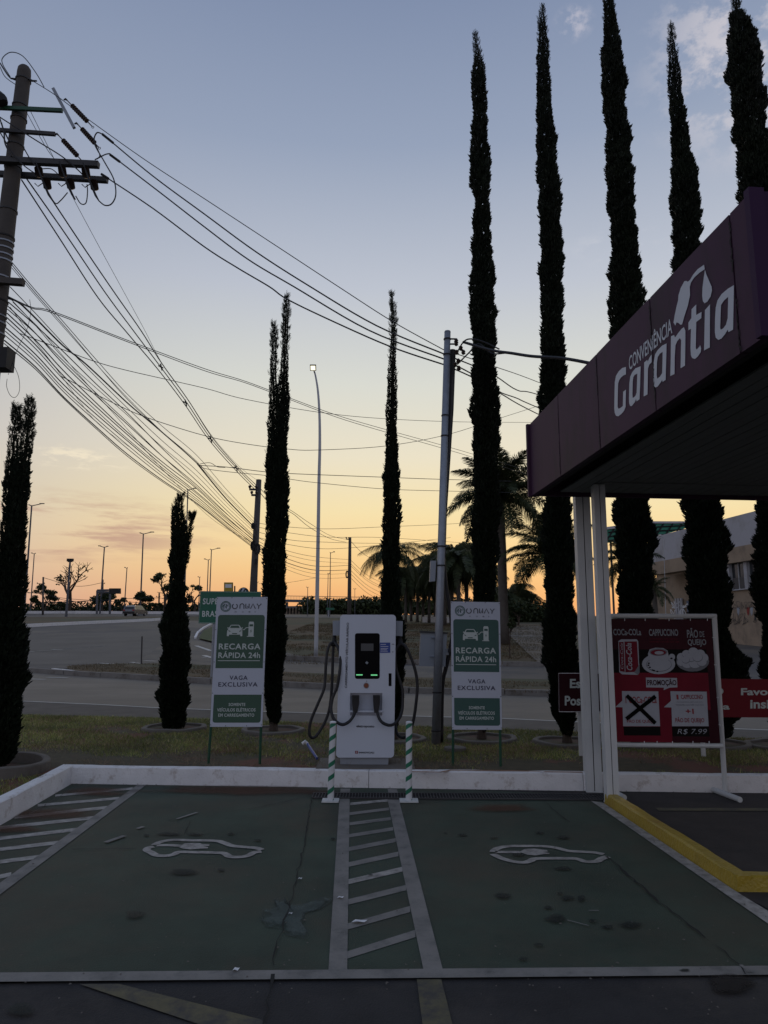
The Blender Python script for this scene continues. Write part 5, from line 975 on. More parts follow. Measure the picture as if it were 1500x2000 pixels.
# ---- concrete utility pole on the left
YP = 13.0
Lp = lambda x, y, dY=0: yp(x, y, YP+dY)
p_t, p_m = Lp(48.5,131), Lp(17,403); dr = (p_m-p_t)/(p_t.z-p_m.z); p_b = p_t+dr*(p_t.z-.1)
up_ = thing('utility_pole', 'tall concrete utility pole with crossarms and transformers cut by the left edge', 'utility pole', Vector((p_b.x, p_b.y, 0)))
obj('pole_shaft', M().tube([p_t+Vector((0,0,-.0)), p_t+dr*.05, p_t+dr*.15, p_t+dr*6, p_b], [.09,.125,.135,.185,.235], 14), MT['pole_conc'], up_, smooth=True)
def arm(x0,y0,x1,y1,w,h,dY=-.22,m='dark_metal',nm='crossarm'):
    a, b = Lp(x0,y0,dY), Lp(x1,y1,dY+.0); d = (b-a).normalized(); s = Vector((0,1,0)); obj(nm, M().box((a+b)/2, (b-a).length, w, h, (d, s, d.cross(s)*1)), MT[m], up_)
arm(-30,311,193,322,.11,.115,-.24); arm(-30,338,210,352,.10,.10,.2); arm(-30,209,122,216,.06,.075,-.2,'post_green'); arm(-30,252,108,262,.06,.07,-.2)
arm(-30,546,46,552,.12,.12,-.2,'pole_conc')
a, b = Lp(104,173,-.26), Lp(145,250,-.26); d = (b-a).normalized(); obj('angle_bar', M().box((a+b)/2, (b-a).length, .05, .06, (d, Vector((0,1,0)), d.cross(Vector((0,1,0))))), MT['galv'], up_)
def polyinsul(x0,y0,x1,y1,n=9):
    a, b = Lp(x0,y0,-.28), Lp(x1,y1,-.28); q = M(); q.tube([a, b], .012, 6)
    for i in range(n): p = a.lerp(b, .22+.56*i/(n-1)); e = (b-a).normalized()*.004; q.tube([p-e*1.3, p+e*1.3], .052, 8)
    obj('string_insulator', q, MT['insul'], up_); ring = M(); c = b; d = (b-a).normalized(); s = d.cross(Vector((0,1,0)))
    ring.tube([c+(d*(math.cos(w)+1)+s*math.sin(w))*.022 for w in [2*math.pi*i/12 for i in range(13)]], .006, 5); obj('eye', ring, MT['dark_metal'], up_)
    obj('shackle', M().tube([a-Vector((.07,0,-.01)), a-Vector((.03,0,-.03)), a], [.012,.022,.016], 6), MT['dark_metal'], up_)
polyinsul(131,196,180,247); polyinsul(152,243,193,288); polyinsul(114,264,160,314)
for x, y in ((76,338),(122,338),(168,340)):
    for dx, dy in ((0,-2),(16,22)):
        c = Lp(x+dx, y+dy, -.34); q = M(); ax = Vector((.22,0,-1)).normalized()
        pr = []; rd = []
        for i in range(7): pr += [c+ax*(.025*i-.08), c+ax*(.025*i-.068)]; rd += [.078, .05]
        q.tube(pr, rd, 12); obj('fuse_insulator', q, MT['insul'], up_)
    q = M(); q.tube([Lp(x-6,y-22,-.38), Lp(x+6,y+12,-.46), Lp(x+19,y+42,-.42), Lp(x+25,y+52,-.4)], [.012,.018,.022,.012], 6); obj('fuse_tube', q, MT['black'], up_)
    q = M(); q.tube([Lp(x-8,y+20,-.4), Lp(x-2,y+26,-.42), Lp(x+10,y+18,-.36)], .01, 5); obj('bracket', q, MT['dark_metal'], up_)
for y, m, e in ((158,'dark_metal',0),(210,'dark_metal',0),(236,'dark_metal',0),(288,'dark_metal',0),(330,'dark_metal',0),(412,'dark_metal',0),(462,'black',0),(472,'galv',1),(484,'galv',1),(496,'galv',1),(506,'galv',1),(536,'galv',1),(578,'black',0),(605,'galv',1),(617,'galv',1),(636,'galv',1)):
    f = (y-131)/(403-131); c = p_t.lerp(p_m, f); rr0 = float(np.interp(f, [0,.1,2.2], [.135,.145,.20])); obj('strap', M().tube([c+Vector((0,0,.015)), c-Vector((0,0,.015))], rr0+.008, 14), MT[m], up_)
obj('eye_bolt', M().tube([Lp(58,156,-.05), Lp(64,158,-.1), Lp(72,158,-.1)], [.03,.02,.015], 6), MT['dark_metal'], up_); obj('eye_bolt', M().tube([Lp(34,156,-.05), Lp(22,153,-.1)], [.03,.015], 6), MT['dark_metal'], up_)
obj('junction_box', M().box(Lp(8,703,-.3), .25,.3,.40), MT['black'], up_); obj('bushing', M().tube([Lp(-3,180,-.3), Lp(0,192,-.3), Lp(6,202,-.3)], [.05,.13,.10], 10), MT['black'], up_)
# ---- the two farther poles
def far_pole(label, tx, ty, bx, by, Y, r0, r1, arms):
    a = yp(tx, ty, Y); b = yp(bx, by, Y); b.z = g(Y)-.2; t = thing('utility_pole', label, 'utility pole', b); obj('pole_shaft', M().tube([a, b], [r0, r1], 10), MT['pole_conc'], t, smooth=True)
    for (x0,y0,x1,y1) in arms:
        p, q_ = yp(x0,y0,Y-.25), yp(x1,y1,Y-.25); obj('crossarm', M().box((p+q_)/2, abs(q_.x-p.x), .09,.08), MT['dark_metal'], t)
        for f in (.05,.9): obj('insulator', M().tube([p.lerp(q_,f)+Vector((0,0,.04)), p.lerp(q_,f)+Vector((0,0,.13)), p.lerp(q_,f)+Vector((0,0,.18))], [.03,.07,.05], 8), MT['insul'], t)
    return t
Y2, Y3 = 31.0, 62.0
t2 = far_pole('middle concrete utility pole beside the double cypress', 505.5,937, 490,1230, Y2, .12,.19, ((487,956,502,956),(491,967,502,967)))
for x, y, r in ((494,1066,.12),(503,1072,.14),(494,1027,.07)): c = yp(x, y, Y2-.2); obj('cable_coil', M().tube([c+Vector((math.cos(w)*r*.6, 0, math.sin(w)*r*1.5)) for w in [2*math.pi*i/12 for i in range(13)]], .05, 5), MT['black'], t2)
obj('junction_box', M().box(yp(501,1096,Y2-.2), .12,.12,.2), MT['black'], t2)
t3 = far_pole('far concrete utility pole left of the feathery palm', 683.5,1050, 682,1210, Y3, .13,.2, ((676,1053,682,1053),))
c = yp(678,1122,Y3); obj('cable_coil', M().tube([c+Vector((math.cos(w)*.10, 0, math.sin(w)*.3)) for w in [2*math.pi*i/10 for i in range(11)]], .06, 5), MT['black'], t3)
far_pole('small cross-shaped utility pole among the trees on the far left', 84.5,1127, 84,1198, 105, .12,.15, ((72,1140,88,1140),)); far_pole('short utility pole between the gantry sign and the short cypress', 311,1158, 310,1198, 120, .12,.14, ((305,1166,313,1166),)); far_pole('utility pole behind the tall double armed street lamp', 201,1132, 200,1198, 118, .12,.14, ((199,1140,205,1140),))
# ================================================================== WIRES
GW = 'overhead wires between the utility poles'
def wire(pts, Ys, r=.012, label=None, name='overhead_wire', group=GW, cat='cable'):
    d = [0]
    for a, b in zip(pts, pts[1:]): d.append(d[-1]+math.hypot(b[0]-a[0], b[1]-a[1]))
    kn = [Ys[0]]+[None]*(len(pts)-2)+[Ys[-1]] if len(Ys) == 2 else Ys; idx = [i for i, k in enumerate(kn) if k is not None]; P = []
    for i, q in enumerate(pts):
        inv = float(np.interp(d[i], [d[j] for j in idx], [1/kn[j] for j in idx])); P.append(yp(q[0], q[1], 1/inv))
    SP = smooth_pts(P, 6); Yk = [abs(p.y) for p in SP]
    obj(name, M().tube(SP, r, 5), MT['wire'], label=label or 'one of the thin overhead wires in the bundles strung between the utility poles', category=cat, **(dict(group=group) if group else {}))
YW = 12.75; far = 26
wire([(62,157),(110,187),(168,230),(280,310),(399,388),(530,474),(661,560),(765,627),(866,683)], [YW,YG+.1], .008, 'thin uppermost wire from the left pole top to the steel pole'); wire([(866,683),(960,714),(1055,748),(1180,800)], [YG+.1, far], .008, 'one of the wires running on from the steel pole behind the canopy')
wire([(219,278),(300,345),(399,418),(500,492),(606,560),(735,636),(866,691)], [YW,YG+.1], .013, 'second wire from the top between the left pole and the steel pole'); wire([(866,691),(960,730),(1010,762),(1055,772),(1180,815)], [YG+.1, far], .012, 'one of the wires running on from the steel pole behind the canopy')
wire([(234,316),(310,374),(399,443),(485,507),(574,560),(720,645),(866,701)], [YW,YG+.1], .013, 'third wire from the top between the left pole and the steel pole'); wire([(866,701),(930,735),(975,765),(1010,778),(1048,795),(1180,850)], [YG+.1, far], .012, 'one of the wires running on from the steel pole behind the canopy')
wire([(210,348),(300,408),(399,482),(465,524),(526,560),(560,584),(640,623),(760,676),(866,712)], [YW,YG+.1], .013, 'lowest of the four wires from the left pole to the steel pole'); wire([(866,712),(925,738),(980,770),(1047,807),(1180,870)], [YG+.1, far], .012, 'one of the wires running on from the steel pole behind the canopy')
for a, b in (((200,262),(221,279)),((215,302),(234,316)),((198,340),(212,349))): q = M().tube([Lp(*a,-.25), Lp(*b,-.25)], .026, 7); obj('dead_end_clamp', q, MT['black'], up_)
# jumpers on the left pole
for pts, r in (([(200,262),(190,259),(184,270),(186,285),(205,318),(222,350),(226,380),(218,398),(205,401),(193,392)], .013), ([(184,275),(190,290),(195,305),(185,312)], .012), ([(148,383),(158,398),(168,396),(171,375),(170,360)], .011), ([(95,377),(108,397),(118,392),(132,376)], .011), ([(86,170),(70,142),(45,110),(22,102),(6,112),(5,125),(20,150)], .009), ([(0,123),(14,145),(22,154)], .014), ([(0,130),(10,150),(30,165)], .008), ([(215,300),(205,302),(188,311)], .012), ([(50,216),(88,285),(105,309)], .006), ([(-5,226),(20,242),(70,274),(120,305),(150,330),(165,345)], .013), ([(-8,245),(10,275),(25,300),(45,322),(70,340)], .012), ([(47,290),(60,312),(75,330)], .012), ([(80,330),(100,330),(115,342)], .010), ([(3,240),(8,260),(10,280),(22,305)], .016), ([(-4,220),(6,250),(18,276)], .015)):
    obj('jumper_wire', M().tube(smooth_pts([Lp(x, y, -.32) for x, y in pts], 6), r, 5), MT['wire'], up_)
obj('jumper_wire', M().tube(smooth_pts([Lp(*p, -.3) for p in ((58,585),(60,610),(52,645),(35,680),(16,732))], 6), .005, 4), MT['wire'], up_); obj('jumper_wire', M().tube(smooth_pts([Lp(*p, -.3) for p in ((14,740),(13,755),(20,772),(30,776),(38,762),(36,735),(24,708))], 6), .005, 4), MT['wire'], up_)
# spaced triple with spreaders, to the middle pole
wire([(42,351),(118,468),(192,582),(250,652),(309,722),(361,790),(409,860),(460,918),(500,958)], [YW,Y2], .015, 'one of the three spaced cables clamped together down to the middle pole'); wire([(52.5,349.5),(130,460),(206,572),(260,645),(311,713),(364,785),(412,857),(462,914),(502,955)], [YW,Y2], .015, 'one of the three spaced cables clamped together down to the middle pole'); wire([(93,377),(160,478),(224,572),(275,645),(317,711),(368,782),(415,855),(464,912),(503,950)], [YW,Y2], .015, 'one of the three spaced cables clamped together down to the middle pole'); wire([(59,216),(105,309),(140,381),(190,475),(238,563),(280,640),(318,712),(369,783),(416,854),(466,910),(505,940)], [YW,Y2], .006)
for (x, y), f in (((314,717),.62),((362,787),.74),((411,858),.85),((461,915),.94)):
    Yq = 1/(1/YW+(1/Y2-1/YW)*f); c = yp(x, y, Yq-.02); k = Yq/1387; q = M(); q.tube([c+Vector((-5*k,0,3*k)), c+Vector((5*k,0,-2*k))], .022, 5); q.tube([c+Vector((3*k,0,-7*k)), c+Vector((-1*k,0,7*k))], .022, 5); obj('wire_spreader', q, MT['black'], label='one of the small spreaders clamped on the spaced wires', category='spacer', group='spreaders on the spaced wires')
wire([(505,958),(530,985),(570,1002),(605,1030),(645,1052),(676,1059)], [Y2,Y3], .016, 'one of the cables sagging between the middle and far utility poles'); wire([(505,950),(530,975),(570,998),(605,1022),(645,1046),(680,1054)], [Y2,Y3], .014, 'one of the cables sagging between the middle and far utility poles')
wire([(686,1058),(715,1085),(760,1110)], [Y3,110], .02)
# the low sagging bundle
lo = [  # start y on pole, y at x=125, y at x=250, y at x=385, end (x,y)
 (513,630,771,890,503,1020,.009),(518,636,781,902,503,1026,.009),(523,640,778,905,503,1030,.007),(560,672,798,920,503,1040,.009),(580,700,812,930,503,1045,.008),(590,688,808,940,500,1050,.012),(598,712,830,948,500,1055,.012),(604,706,826,952,500,1052,.010),(612,725,845,955,500,1060,.013),(620,735,850,962,500,1058,.013),(628,742,858,965,498,1062,.010),(640,752,862,970,498,1066,.013),(647,760,870,975,498,1064,.010),(655,766,877,979,498,1068,.010),(665,776,888,983,497,1070,.014),(671,779,892,985,497,1072,.010)]
for i, (y0,y1,y2,y3,xe,ye,r) in enumerate(lo):
    x0 = 24-(y0-513)*.10; wire([(x0,y0),(70,y0+(y1-y0)*.47),(125,y1),(188,(y1+y2)/2+2),(250,y2),(318,(y2+y3)/2+3),(385,y3),(445,(y3+ye)/2+4),(xe,ye)], [YW,Y2], r*.95, 'one of the many sagging cables in the low bundle from the left pole')
wire([(15,583),(35,590),(60,612),(123,675),(170,713),(250,788),(300,830),(360,882),(385,905)], [YW,23], .018, 'thick lashed telephone cable from the left pole to the mid-span joint', group=None); wire([(385,905),(405,930),(440,972),(470,1003),(497,1030)], [23,Y2], .024, 'thick lashed cable from the mid-span joint down to the middle pole', group=None)
wire([(25,590),(45,610),(85,650),(150,727),(240,828),(330,930),(420,1018),(500,1063)], [YW,Y2], .006); wire([(20,600),(60,655),(110,720),(160,790),(200,835),(260,878)], [YW,Y2], .006)
# lines crossing to the right
wire([(386,905),(391,909),(440,912),(513,921),(567,925),(748,932),(856,936),(1000,940)], [23,30], .012, 'upper of the two level wires leaving the mid-span joint rightwards'); wire([(386,905),(400,915),(450,922),(513,928),(567,936),(620,943),(750,955),(870,959),(1000,962)], [23,30], .010, 'lower of the two level wires leaving the mid-span joint rightwards'); wire([(391,906),(410,904),(425,912),(440,913)], [23,23.4], .010)
wire([(14,578),(62,600),(105,609),(250,665),(399,720),(480,745),(565,777),(658,811),(750,838),(900,880),(1050,925)], [YW,34], .009, 'one of the paired thin wires sloping right across the sky behind the cypresses'); wire([(14,580),(62,602),(105,612),(250,668),(399,724),(480,748),(565,780),(658,815),(750,843),(900,886),(1050,933)], [YW,34], .009, 'one of the paired thin wires sloping right across the sky behind the cypresses')
wire([(38,651),(118,681),(182,705),(250,724),(399,758),(480,780),(628,806),(754,818),(900,824),(1040,825)], [YW,30], .008, 'single thin wire crossing nearly level at lamp head height')
wire([(120,735),(221,787),(291,817),(400,851),(480,867),(561,877),(620,879),(754,871),(869,850),(960,822),(1060,790)], [15,30], .009, 'thin wire that dips behind the pale lamp and rises to the canopy')
for L in (((505,1022),(560,1029),(640,1033),(750,1029),(900,1022),(1020,1010)),((506,1030),(560,1040),(640,1049),(750,1050),(900,1060)),((505,1050),(560,1063),(640,1072),(750,1064),(880,1050)),((507,1040),(570,1055),(640,1059),(720,1061),(860,1062))): wire(list(L), [Y2,48], .010)
for y0, y1, y2, r in ((1060,1110,1096,.016),(1068,1118,1105,.02),(1055,1100,1092,.010),(1072,1125,1112,.010),(1078,1133,1120,.010),(1048,1092,1085,.012)):
    wire([(500,y0),(560,y0+(y1-y0)*.62),(620,y1-4),(682,y2+8)], [Y2,Y3], r, 'one of the cables sagging between the middle and far utility poles'); wire([(684,y2+8),(720,y2+40),(760,y2+60)], [Y3,95], .016)
wire([(505,1140),(560,1138),(620,1128)], [60,60], .012)
for L in (((-10,1148),(54,1157),(84,1160),(140,1170),(300,1178)),((54,1158),(88,1160),(125,1172),(180,1176)),((84,1128),(150,1145),(200,1138)),((50,1180),(200,1172),(310,1168),(400,1180))): wire(list(L), [105,118], .035, 'one of the faint far wires above the highway trees', group='faint far wires')
wire([(905,668),(960,684),(1000,690),(1040,696),(1100,700),(1165,712)], [YG,8.3], .022, 'thick twisted service cable from the steel pole to the canopy', group=None)
wire([(893,712),(915,690),(935,672),(960,690),(985,690)], [YG,10.3], .012); wire([(892,690),(905,668),(920,662),(945,668),(975,682)], [YG,10.2], .012)
# ================================================================== FAR SIGNS, CARS, BRIDGE, BUILDINGS
b = tp(397,1250); YS = b.y*.75
Zs = zm(380,1130,5)
YS = 24.0; SPn = Panel((0,YS,0), (0,-1,0), .004)
t = thing('road_sign', 'green direction sign half hidden behind the left charging sign, reading SUPE and BRAS', 'road sign', Vector((yp(450,1240,YS).x, YS, g(YS))))
obj('sign_face', M().prism([SPn.hit(Zs(*p)) for p in ((55,122),(650,128),(645,440),(38,438))], (0,.03,0)), MT['road_green'], t)
SPn.text('road_white', 'SUPE', Zs(80,252), Zs(228,252), Zs(84,192), 2, .02, 0, 1.1); SPn.text('road_white', 'BRAS', Zs(74,374), Zs(226,374), Zs(76,315), 2, .02, 0, 1.1)
SPn.stroke('road_white', [Zs(*p) for p in ((62,128),(644,134),(640,434),(44,432))], .5, 1, True); SPn.build(t, 'lettering')
for x in (418, 500): a = yp(x, 1216, YS+.05); e = a.copy(); e.z = g(YS)-.1; obj('post', M().tube([a+Vector((0,0,.9)), e], .045, 8), MT['galv'], t)
t = thing('speed_sign', 'round 60 speed limit sign above the green road sign', 'road sign', Vector((yp(475,1200,26).x, 26, g(26)))); P6 = Panel((0,26,0),(0,-1,0),.004)
c = yp(475.5,1158,26); obj('sign_disc', M().tube([c, c+Vector((0,.02,0))], .36*11/11*.56, 24), MT['black'], t); P6.ell('sign_white', (475.5,1158), 9.3, 9.3, 2, 28); P6.text('black', '60', (467,1163.5), (484,1163.5), (467,1149.5), 3, .03); P6.build(t, 'lettering'); e = c.copy(); e.z = g(26); obj('post', M().tube([c+Vector((0,.05,0)), e+Vector((0,.05,0))], .035, 6), MT['galv'], t)
t = thing('yellow_sign', 'small yellow notice beside the 60 sign', 'road sign', Vector((yp(446,1200,27).x, 27, g(27)))); c = yp(446,1147,27); P6 = Panel((0,27,0),(0,-1,0),.004)
obj('sign_face', M().prism([P6.hit(p) for p in ((437.5,1137.5),(455,1137.5),(455,1156),(437.5,1156))], (0,.03,0)), MT['dark_metal'], t); P6.poly('yellow', [(438.5,1138.5),(454,1138.5),(454,1156),(438.5,1156)], 1); P6.poly('white_print', [(440,1141),(452.5,1141),(452.5,1148),(440,1148)], 2); P6.build(t, 'sign_face'); e = c.copy(); e.z = g(27); obj('post', M().tube([c+Vector((0,.06,0)), e+Vector((0,.06,0))], .035, 6), MT['galv'], t); obj('back_plate', M().prism([P6.hit(p)+Vector((0,.1,0)) for p in ((456,1144),(458.5,1144),(458.5,1156),(456,1156))], (0,.03,0)), MT['dark_metal'], t)
# gantry sign
YGn = 104; t = thing('gantry_sign', 'dark electronic message sign on a gantry above the far trees', 'sign', Vector((yp(189,1198,YGn).x, YGn, g(YGn))))
gq = lambda x, y: yp(x, y, YGn)
obj('message_panel', M().prism([gq(*p) for p in ((213,1149),(234.5,1149),(234.5,1159.5),(213,1159.5))], (0,.4,0)), MT['black'], t)
for p, q_ in (((189,1199),(190,1153)),((214.5,1199),(215,1160)),((190,1153),(214,1152.5)),((190,1157),(214,1156.5))): obj('gantry_bar', M().tube([gq(*p), gq(*q_)], .16, 6), MT['bridge'], t)
def car(label, base, head, L, m, group=None):
    Wd, H = L*.42, L*.36; t = thing('car', label, 'car', base, group); a = Vector((math.cos(head), math.sin(head), 0)); s = Vector((-a.y, a.x, 0)); P = lambda x, y, z: base+a*(x*L)+s*(y*Wd)+Vector((0,0,z*H))
    body = [(-.49,.22),(-.5,.42),(-.48,.60),(-.2,.62),(.12,.61),(.30,.58),(.46,.50),(.5,.38),(.49,.2)]; q = M(); n = len(body)
    for y, k in ((-.5,1),(-.46,1.0),(.46,1.0),(.5,1)): pass
    vs = [P(x, y, z+(0 if abs(y) > .45 else .0)) for y in (-.5,.5) for x, z in body]; q.add(vs, [tuple(range(n)), tuple(range(2*n-1,n-1,-1))]+[(i, i+n, (i+1) % n+n, (i+1) % n) for i in range(n)]); obj('body', q, MT[m], t)
    cab = [(-.47,.60),(-.42,.88),(-.30,.97),(.02,1.0),(.14,.95),(.30,.60)]; n = len(cab); vs = [P(x, sg*(.47-.09*(z-.6)/.4), z) for sg in (-1,1) for x, z in cab]; q = M().add(vs, [tuple(range(n)), tuple(range(2*n-1,n-1,-1))]+[(i, i+n, (i+1) % n+n, (i+1) % n) for i in range(n)]); obj('cabin', q, MT[m], t)
    for sg in (-1,1):
        obj('side_window', M().add([P(-.36,sg*.462,.66), P(-.34,sg*.415,.90), P(.06,sg*.405,.92), P(.22,sg*.462,.66)], [(0,1,2,3)]), MT['glass'], t)
        obj('tail_light' , M().box(P(-.495,sg*.40,.52), .06, Wd*.16, H*.14, (a,s,Vector((0,0,1)))), MT['lamp_red'], t); obj('headlight', M().box(P(.49,sg*.38,.42), .06, Wd*.18, H*.1, (a,s,Vector((0,0,1)))), MT['white_print'], t)
        for x in (-.31,.31): w = obj('wheel', M().tube([P(x,sg*.40,.2), P(x,sg*.505,.2)], H*.21, 14), MT['tyre'], t); obj('rim', M().tube([P(x,sg*.506,.2), P(x,sg*.51,.2)], H*.12, 10), MT['galv'], w)
    obj('rear_window', M().add([P(-.474,-.36,.64), P(-.474,.36,.64), P(-.432,.33,.87), P(-.432,-.33,.87)], [(0,1,2,3)]), MT['glass'], t); obj('windscreen', M().add([P(.285,-.38,.64), P(.285,.38,.64), P(.155,.34,.92), P(.155,-.34,.92)], [(0,1,2,3)]), MT['glass'], t)
    obj('bumper', M().box(P(-.5,0,.28), .12, Wd*.96, H*.16, (a,s,Vector((0,0,1)))), MT['black'], t)
car('grey hatchback driving away on the far left highway', tp(264,1203.5), R(83), 4.2, 'carpaint'); car('small white car on the far road left of the street lamp', Vector((yp(607.5,1202,175).x, 175, g(175)+.02)), R(72), 4.2, 'carwhite'); car('tiny pale car just above the charging station top', Vector((yp(692,1202,190).x, 190, g(190)+.02)), R(20), 4.2, 'carwhite')
# footbridge
YBr = 200; t = thing('footbridge', 'long grey footbridge with railing crossing the far highway', 'bridge', Vector((yp(680,1200,YBr).x, YBr, g(YBr)))); bq_ = lambda x, y, dY=0: yp(x, y, YBr+dY)
obj('deck', M().prism([bq_(*p) for p in ((540,1170.5),(900,1176),(900,1180.5),(540,1175))], (0,2.5,0)), MT['bridge'], t); obj('handrail', M().tube([bq_(540,1163.5), bq_(900,1169.5)], .07, 4), MT['bridge'], t)
q = M()
for i in range(120): x = 540+3*i; q.tube([bq_(x, 1163.5+.0165*(x-540)), bq_(x, 1171+.0155*(x-540))], .035, 3)
obj('railing', q, MT['bridge'], t, kind='stuff')
for x in (560,641,705,770,840): obj('pier', M().box(bq_(x,1189,1), .7,.7,3.6), MT['bridge'], t)
# low buildings under the bridge
YL = 170; t = thing('low_shed', 'low dark roadside building with slim pillars under the footbridge', 'building', Vector((yp(600,1203,YL).x, YL, g(YL)))); lq = lambda x, y, dY=0: yp(x, y, YL+dY)
obj('roof', M().prism([lq(*p) for p in ((545,1184),(640,1183),(640,1187),(545,1188))], (0,8,0)), MT['bridge'], t); obj('wall', M().prism([lq(*p, 4) for p in ((545,1187),(640,1186),(640,1205),(545,1205))], (0,3,0)), MT['b_dark'], t)
for i in range(16): x = 548+6*i; obj('pillar', M().box(lq(x,1195.5), .16,.2,2.3), MT['b_beige'], t)
for nm, lb, x0, y0, x1, y1, Yb, m in (('white_building', 'pale building with lettered front under the footbridge', 600,1179,640,1185,230,'b_white'),('white_building','pale building right of the far pole under the footbridge',655,1178,676,1187,235,'b_white'),('pink_building','pinkish far building left of the palm grove',712,1182,745,1198,215,'b_beige'),('grey_building','long dull building behind the far pole',643,1188,735,1204,190,'b_dark')):
    t = thing(nm, lb, 'building', Vector((yp((x0+x1)/2,y1,Yb).x, Yb, g(Yb)))); A, B = yp(x0,y0,Yb), yp(x1,y1,Yb)
    zb_ = g(Yb); obj('wall', M().box(((A.x+B.x)/2, Yb+3, (A.z+zb_)/2), B.x-A.x, 6, A.z-zb_), MT[m], t); obj('roof', M().box(((A.x+B.x)/2, Yb+3, A.z+.15), B.x-A.x+.6, 6.6, .3), MT['bridge'], t)
    for i in range(5): obj('window', M().box((A.x+(B.x-A.x)*(i+.5)/5, Yb-.02, A.z-(A.z-zb_)*.35), (B.x-A.x)*.11, .06, (A.z-zb_)*.25), MT['glass'], t)
t = thing('motorway_sign', 'small green sign low beside the far pole', 'road sign', tp(649,1206)); P9 = Panel((0,t.location.y,0),(0,-1,0),.02); obj('sign_face', M().prism([P9.hit(p) for p in ((637,1187),(653,1187),(653,1191.5),(637,1191.5))], (0,.1,0)), MT['road_green'], t); a = P9.hit((641.5,1206)); obj('post', M().tube([a, P9.hit((641.5,1187))+Vector((0,.1,0))], .08, 6), MT['galv'], t)
for k, (x0,x1,y0,lb) in enumerate(((166,186,1188,'pale low house left of the gantry sign'),(104,114,1190,'tiny pale house beside the bare tree'),(243,252,1187,'tiny grey house left of the grey car'))):
    Yb = 135; A, B = yp(x0,y0,Yb), yp(x1,1199,Yb); t = thing('house', lb, 'house', Vector(((A.x+B.x)/2, Yb, g(Yb)))); obj('wall', M().box(((A.x+B.x)/2, Yb+2, (A.z+g(Yb))/2), B.x-A.x, 4, A.z-g(Yb)), MT['b_white'], t); obj('roof', M().box(((A.x+B.x)/2, Yb+2, A.z+.12), B.x-A.x+.4, 4.4, .25), MT['bridge'], t)
# ---- big building on the right
A0 = Vector((22.4, 50, g(50))); wd = Vector((-.137, 1, 0)).normalized(); nw = Vector((-wd.y, wd.x, 0)); 
if nw.x > 0: nw = -nw
A0 = tp(1409, 1245); A0 = Vector((A0.x*50/A0.y, 50, g(50))); wn = nw
bb = thing('warehouse', 'large beige and white building with graffiti behind the promotion board', 'building', A0)
def wq(x, y, d=0): return plane_hit(x, y, A0+wn*d, wn)
def hgt(x, y): return wq(x, y).z
def sl(p): return (p-A0).dot(wd)
s_near, s_far = -14, sl(wq(1283,1130)); zt = hgt(1409,1015); z1 = hgt(1423.5,1072.6); z2 = hgt(1420,1102.6); zbase = g(50)-.8
def wbox(s0, s1, za, zb2, thick, off, m, nm, parent=bb): return obj(nm, M().box(A0+wd*((s0+s1)/2)-wn*(thick/2-off)+Vector((0,0,(za+zb2)/2-A0.z)), s1-s0, thick, zb2-za, (wd, wn, Vector((0,0,1)))), MT[m], parent)
wbox(s_near, s_far+.0, z1, zt, .5, .0, 'b_white', 'upper_wall'); wbox(s_near, s_far, z2, z1-.004, .9, .35, 'b_beige', 'beige_band')
wbox(s_near, s_far+4, z1-.1, zt-.3, 12, -.6, 'b_white', 'roof_block')
sC = sl(wq(1345,1120)); zw = hgt(1440,1151)
wbox(s_near, sC-1.0, zbase, zw, .5, .05, 'b_beige', 'lower_wall')
wbox(sC-1.0, s_far+5, zbase, z2-.004, .4, -1.4, 'b_beige', 'recessed_wall')
wbox(s_near, s_far+4, zbase, z1-.11, 10, -2.2, 'b_beige', 'rear_block')
for x in (1411,1424,1458.5,1496): s = sl(wq(x,1120)); wbox(s-.16, s+.16, zw+.003, z2-.004, .35, .1, 'b_white', 'pilaster')
for x0, x1 in ((1412,1422),(1427,1455),(1462,1493)):
    s0, s1 = sorted((sl(wq(x0,1120)), sl(wq(x1,1120)))); w = wbox(s0, s1, zw+.003, z2-.004, .06, -.12, 'glass', 'window'); n = 2
    for i in range(n+1): s = s0+(s1-s0)*i/n; wbox(s-.03, s+.03, zw+.01, z2-.01, .06, -.05, 'white_pole', 'frame', w)
    wbox(s0+.1, s1-.1, zw+.05, zw+(z2-zw)*.45, .03, -.07, 'b_dark', 'frame', w)  # paler panel over the lower glass: a reflection put in as colour
wbox(s_near, sC-1.0, zw-.08, zw, .3, .2, 'b_white', 'sill')
s0, s1 = sorted((sl(wq(1312,1180)), sl(wq(1342,1180)))); wbox(s0, s1, zbase, hgt(1330,1172), .1, -1.25, 'shutter', 'shutter')
s0, s1 = sorted((sl(wq(1290,1180)), sl(wq(1305,1180))));  
for i in range(3): s = s0+(s1-s0)*(i+.5)/3; wbox(s-.12, s+.12, zbase, hgt(1300,1168), .1, -1.2, 'b_white', 'door_panel')
GP = Panel(A0+wn*.06, wn, .004)
rg = random.Random(3)
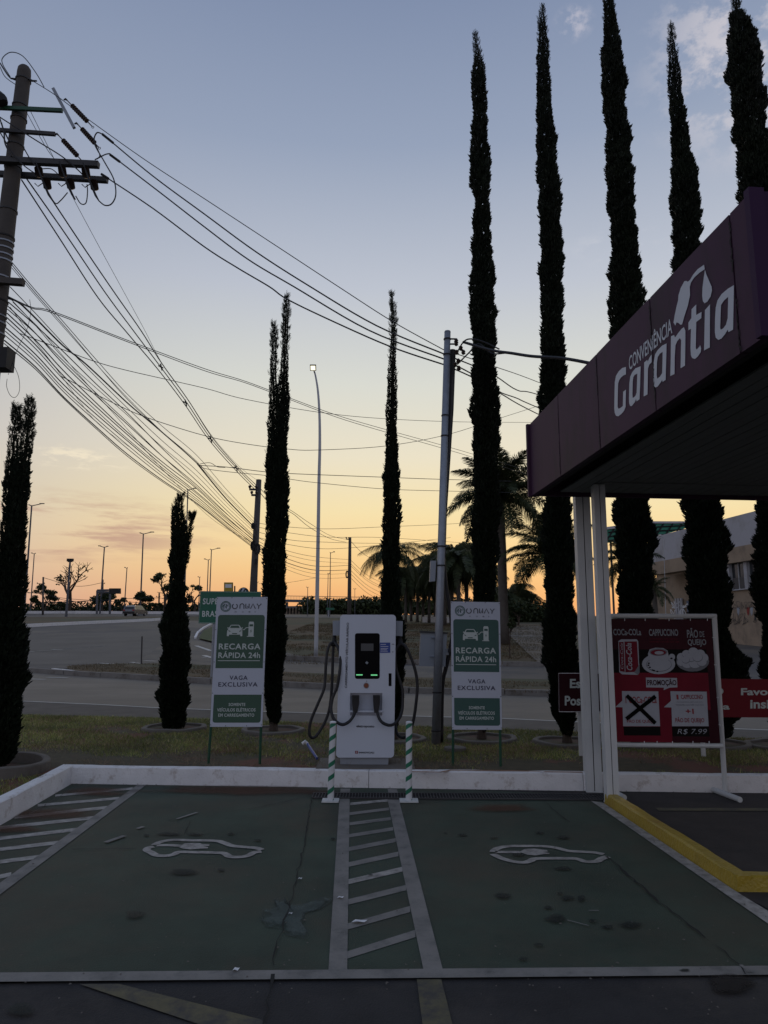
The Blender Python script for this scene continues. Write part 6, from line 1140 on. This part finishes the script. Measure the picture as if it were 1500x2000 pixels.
def scr(key, x0, x1, y0, y1, n, w, P, amp=1.0):
    for i in range(n):
        cx = x0+(x1-x0)*(i+.5)/n; pts = [(cx+rg.uniform(-.5,.5)*(x1-x0)/n*amp, y0+(y1-y0)*(.5+.5*math.sin(k*1.7+rg.random()*1.5))) for k in range(6)]; P.stroke(key, [tuple(p[:2]) for p in smooth_pts([(a, b, 0) for a, b in pts], 4)], w, 2+i)
scr('spray', 1422,1460,1198,1220,6,.45,GP,2.4); scr('spray', 1470,1484,1190,1215,3,.5,GP,2); scr('spray', 1432,1476,1176,1190,6,.4,GP,1.5)
for x in (1439,1458,1465): GP.poly('pr_white' if x != 1458 else 'lamp_red', [(x,1187),(x+6,1186),(x+5,1198),(x+3,1203),(x+1,1197)], 1)
GP.build(bb, 'graffiti'); G2 = Panel(A0-wn*1.22, wn, .004)
scr('white_print', 1310,1342,1174,1188,5,.9,G2,1.8); scr('white_print', 1312,1342,1190,1208,5,1.0,G2,1.8); G2.build(bb, 'graffiti')
wbox(s_near, s_far+3, zbase-.3, zbase+.55, 1.5, 1.2, 'kerb_old', 'plinth')
# green lattice roof behind it
YA = 66; t = thing('green_roof', 'green translucent lattice roof seen beyond the building between the cypresses', 'roof', Vector((yp(1260,1100,YA).x, YA, g(YA)))); aq = lambda x, y, d=0: yp(x, y, YA+d)
obj('roof_sheet', M().prism([aq(*p) for p in ((1186,1034),(1270,1022),(1345,1022),(1345,1030),(1276,1050),(1186,1060))], (0,.1,0)), MT['awning'], t); obj('fascia_edge', M().prism([aq(*p, -.2) for p in ((1186,1029),(1270,1018),(1345,1018),(1345,1022),(1270,1022),(1186,1034))], (0,.3,0)), MT['b_white'], t)
for i in range(9): x = 1190+18*i; obj('lattice_bar', M().tube([aq(x-8,1060,-.1), aq(x+18,1020,-.1)], .07, 4), MT['black'], t)
for y in (1030,1038,1046): obj('lattice_bar', M().tube([aq(1188,y+10,-.12), aq(1262,y,-.12), aq(1342,y-4,-.12)], .06, 4), MT['black'], t)
for x in (1192, 1268, 1338): a = aq(x,1045,.2); e = a.copy(); e.z = g(YA); obj('post', M().tube([a, e], .1, 6), MT['b_dark'], t)
b = tp(1302,1262); lamp_post('thin pale pole with a short side arm before the white building wall', 1302,1262,1296,1047,1.4,(-7,),None,'white_pole')
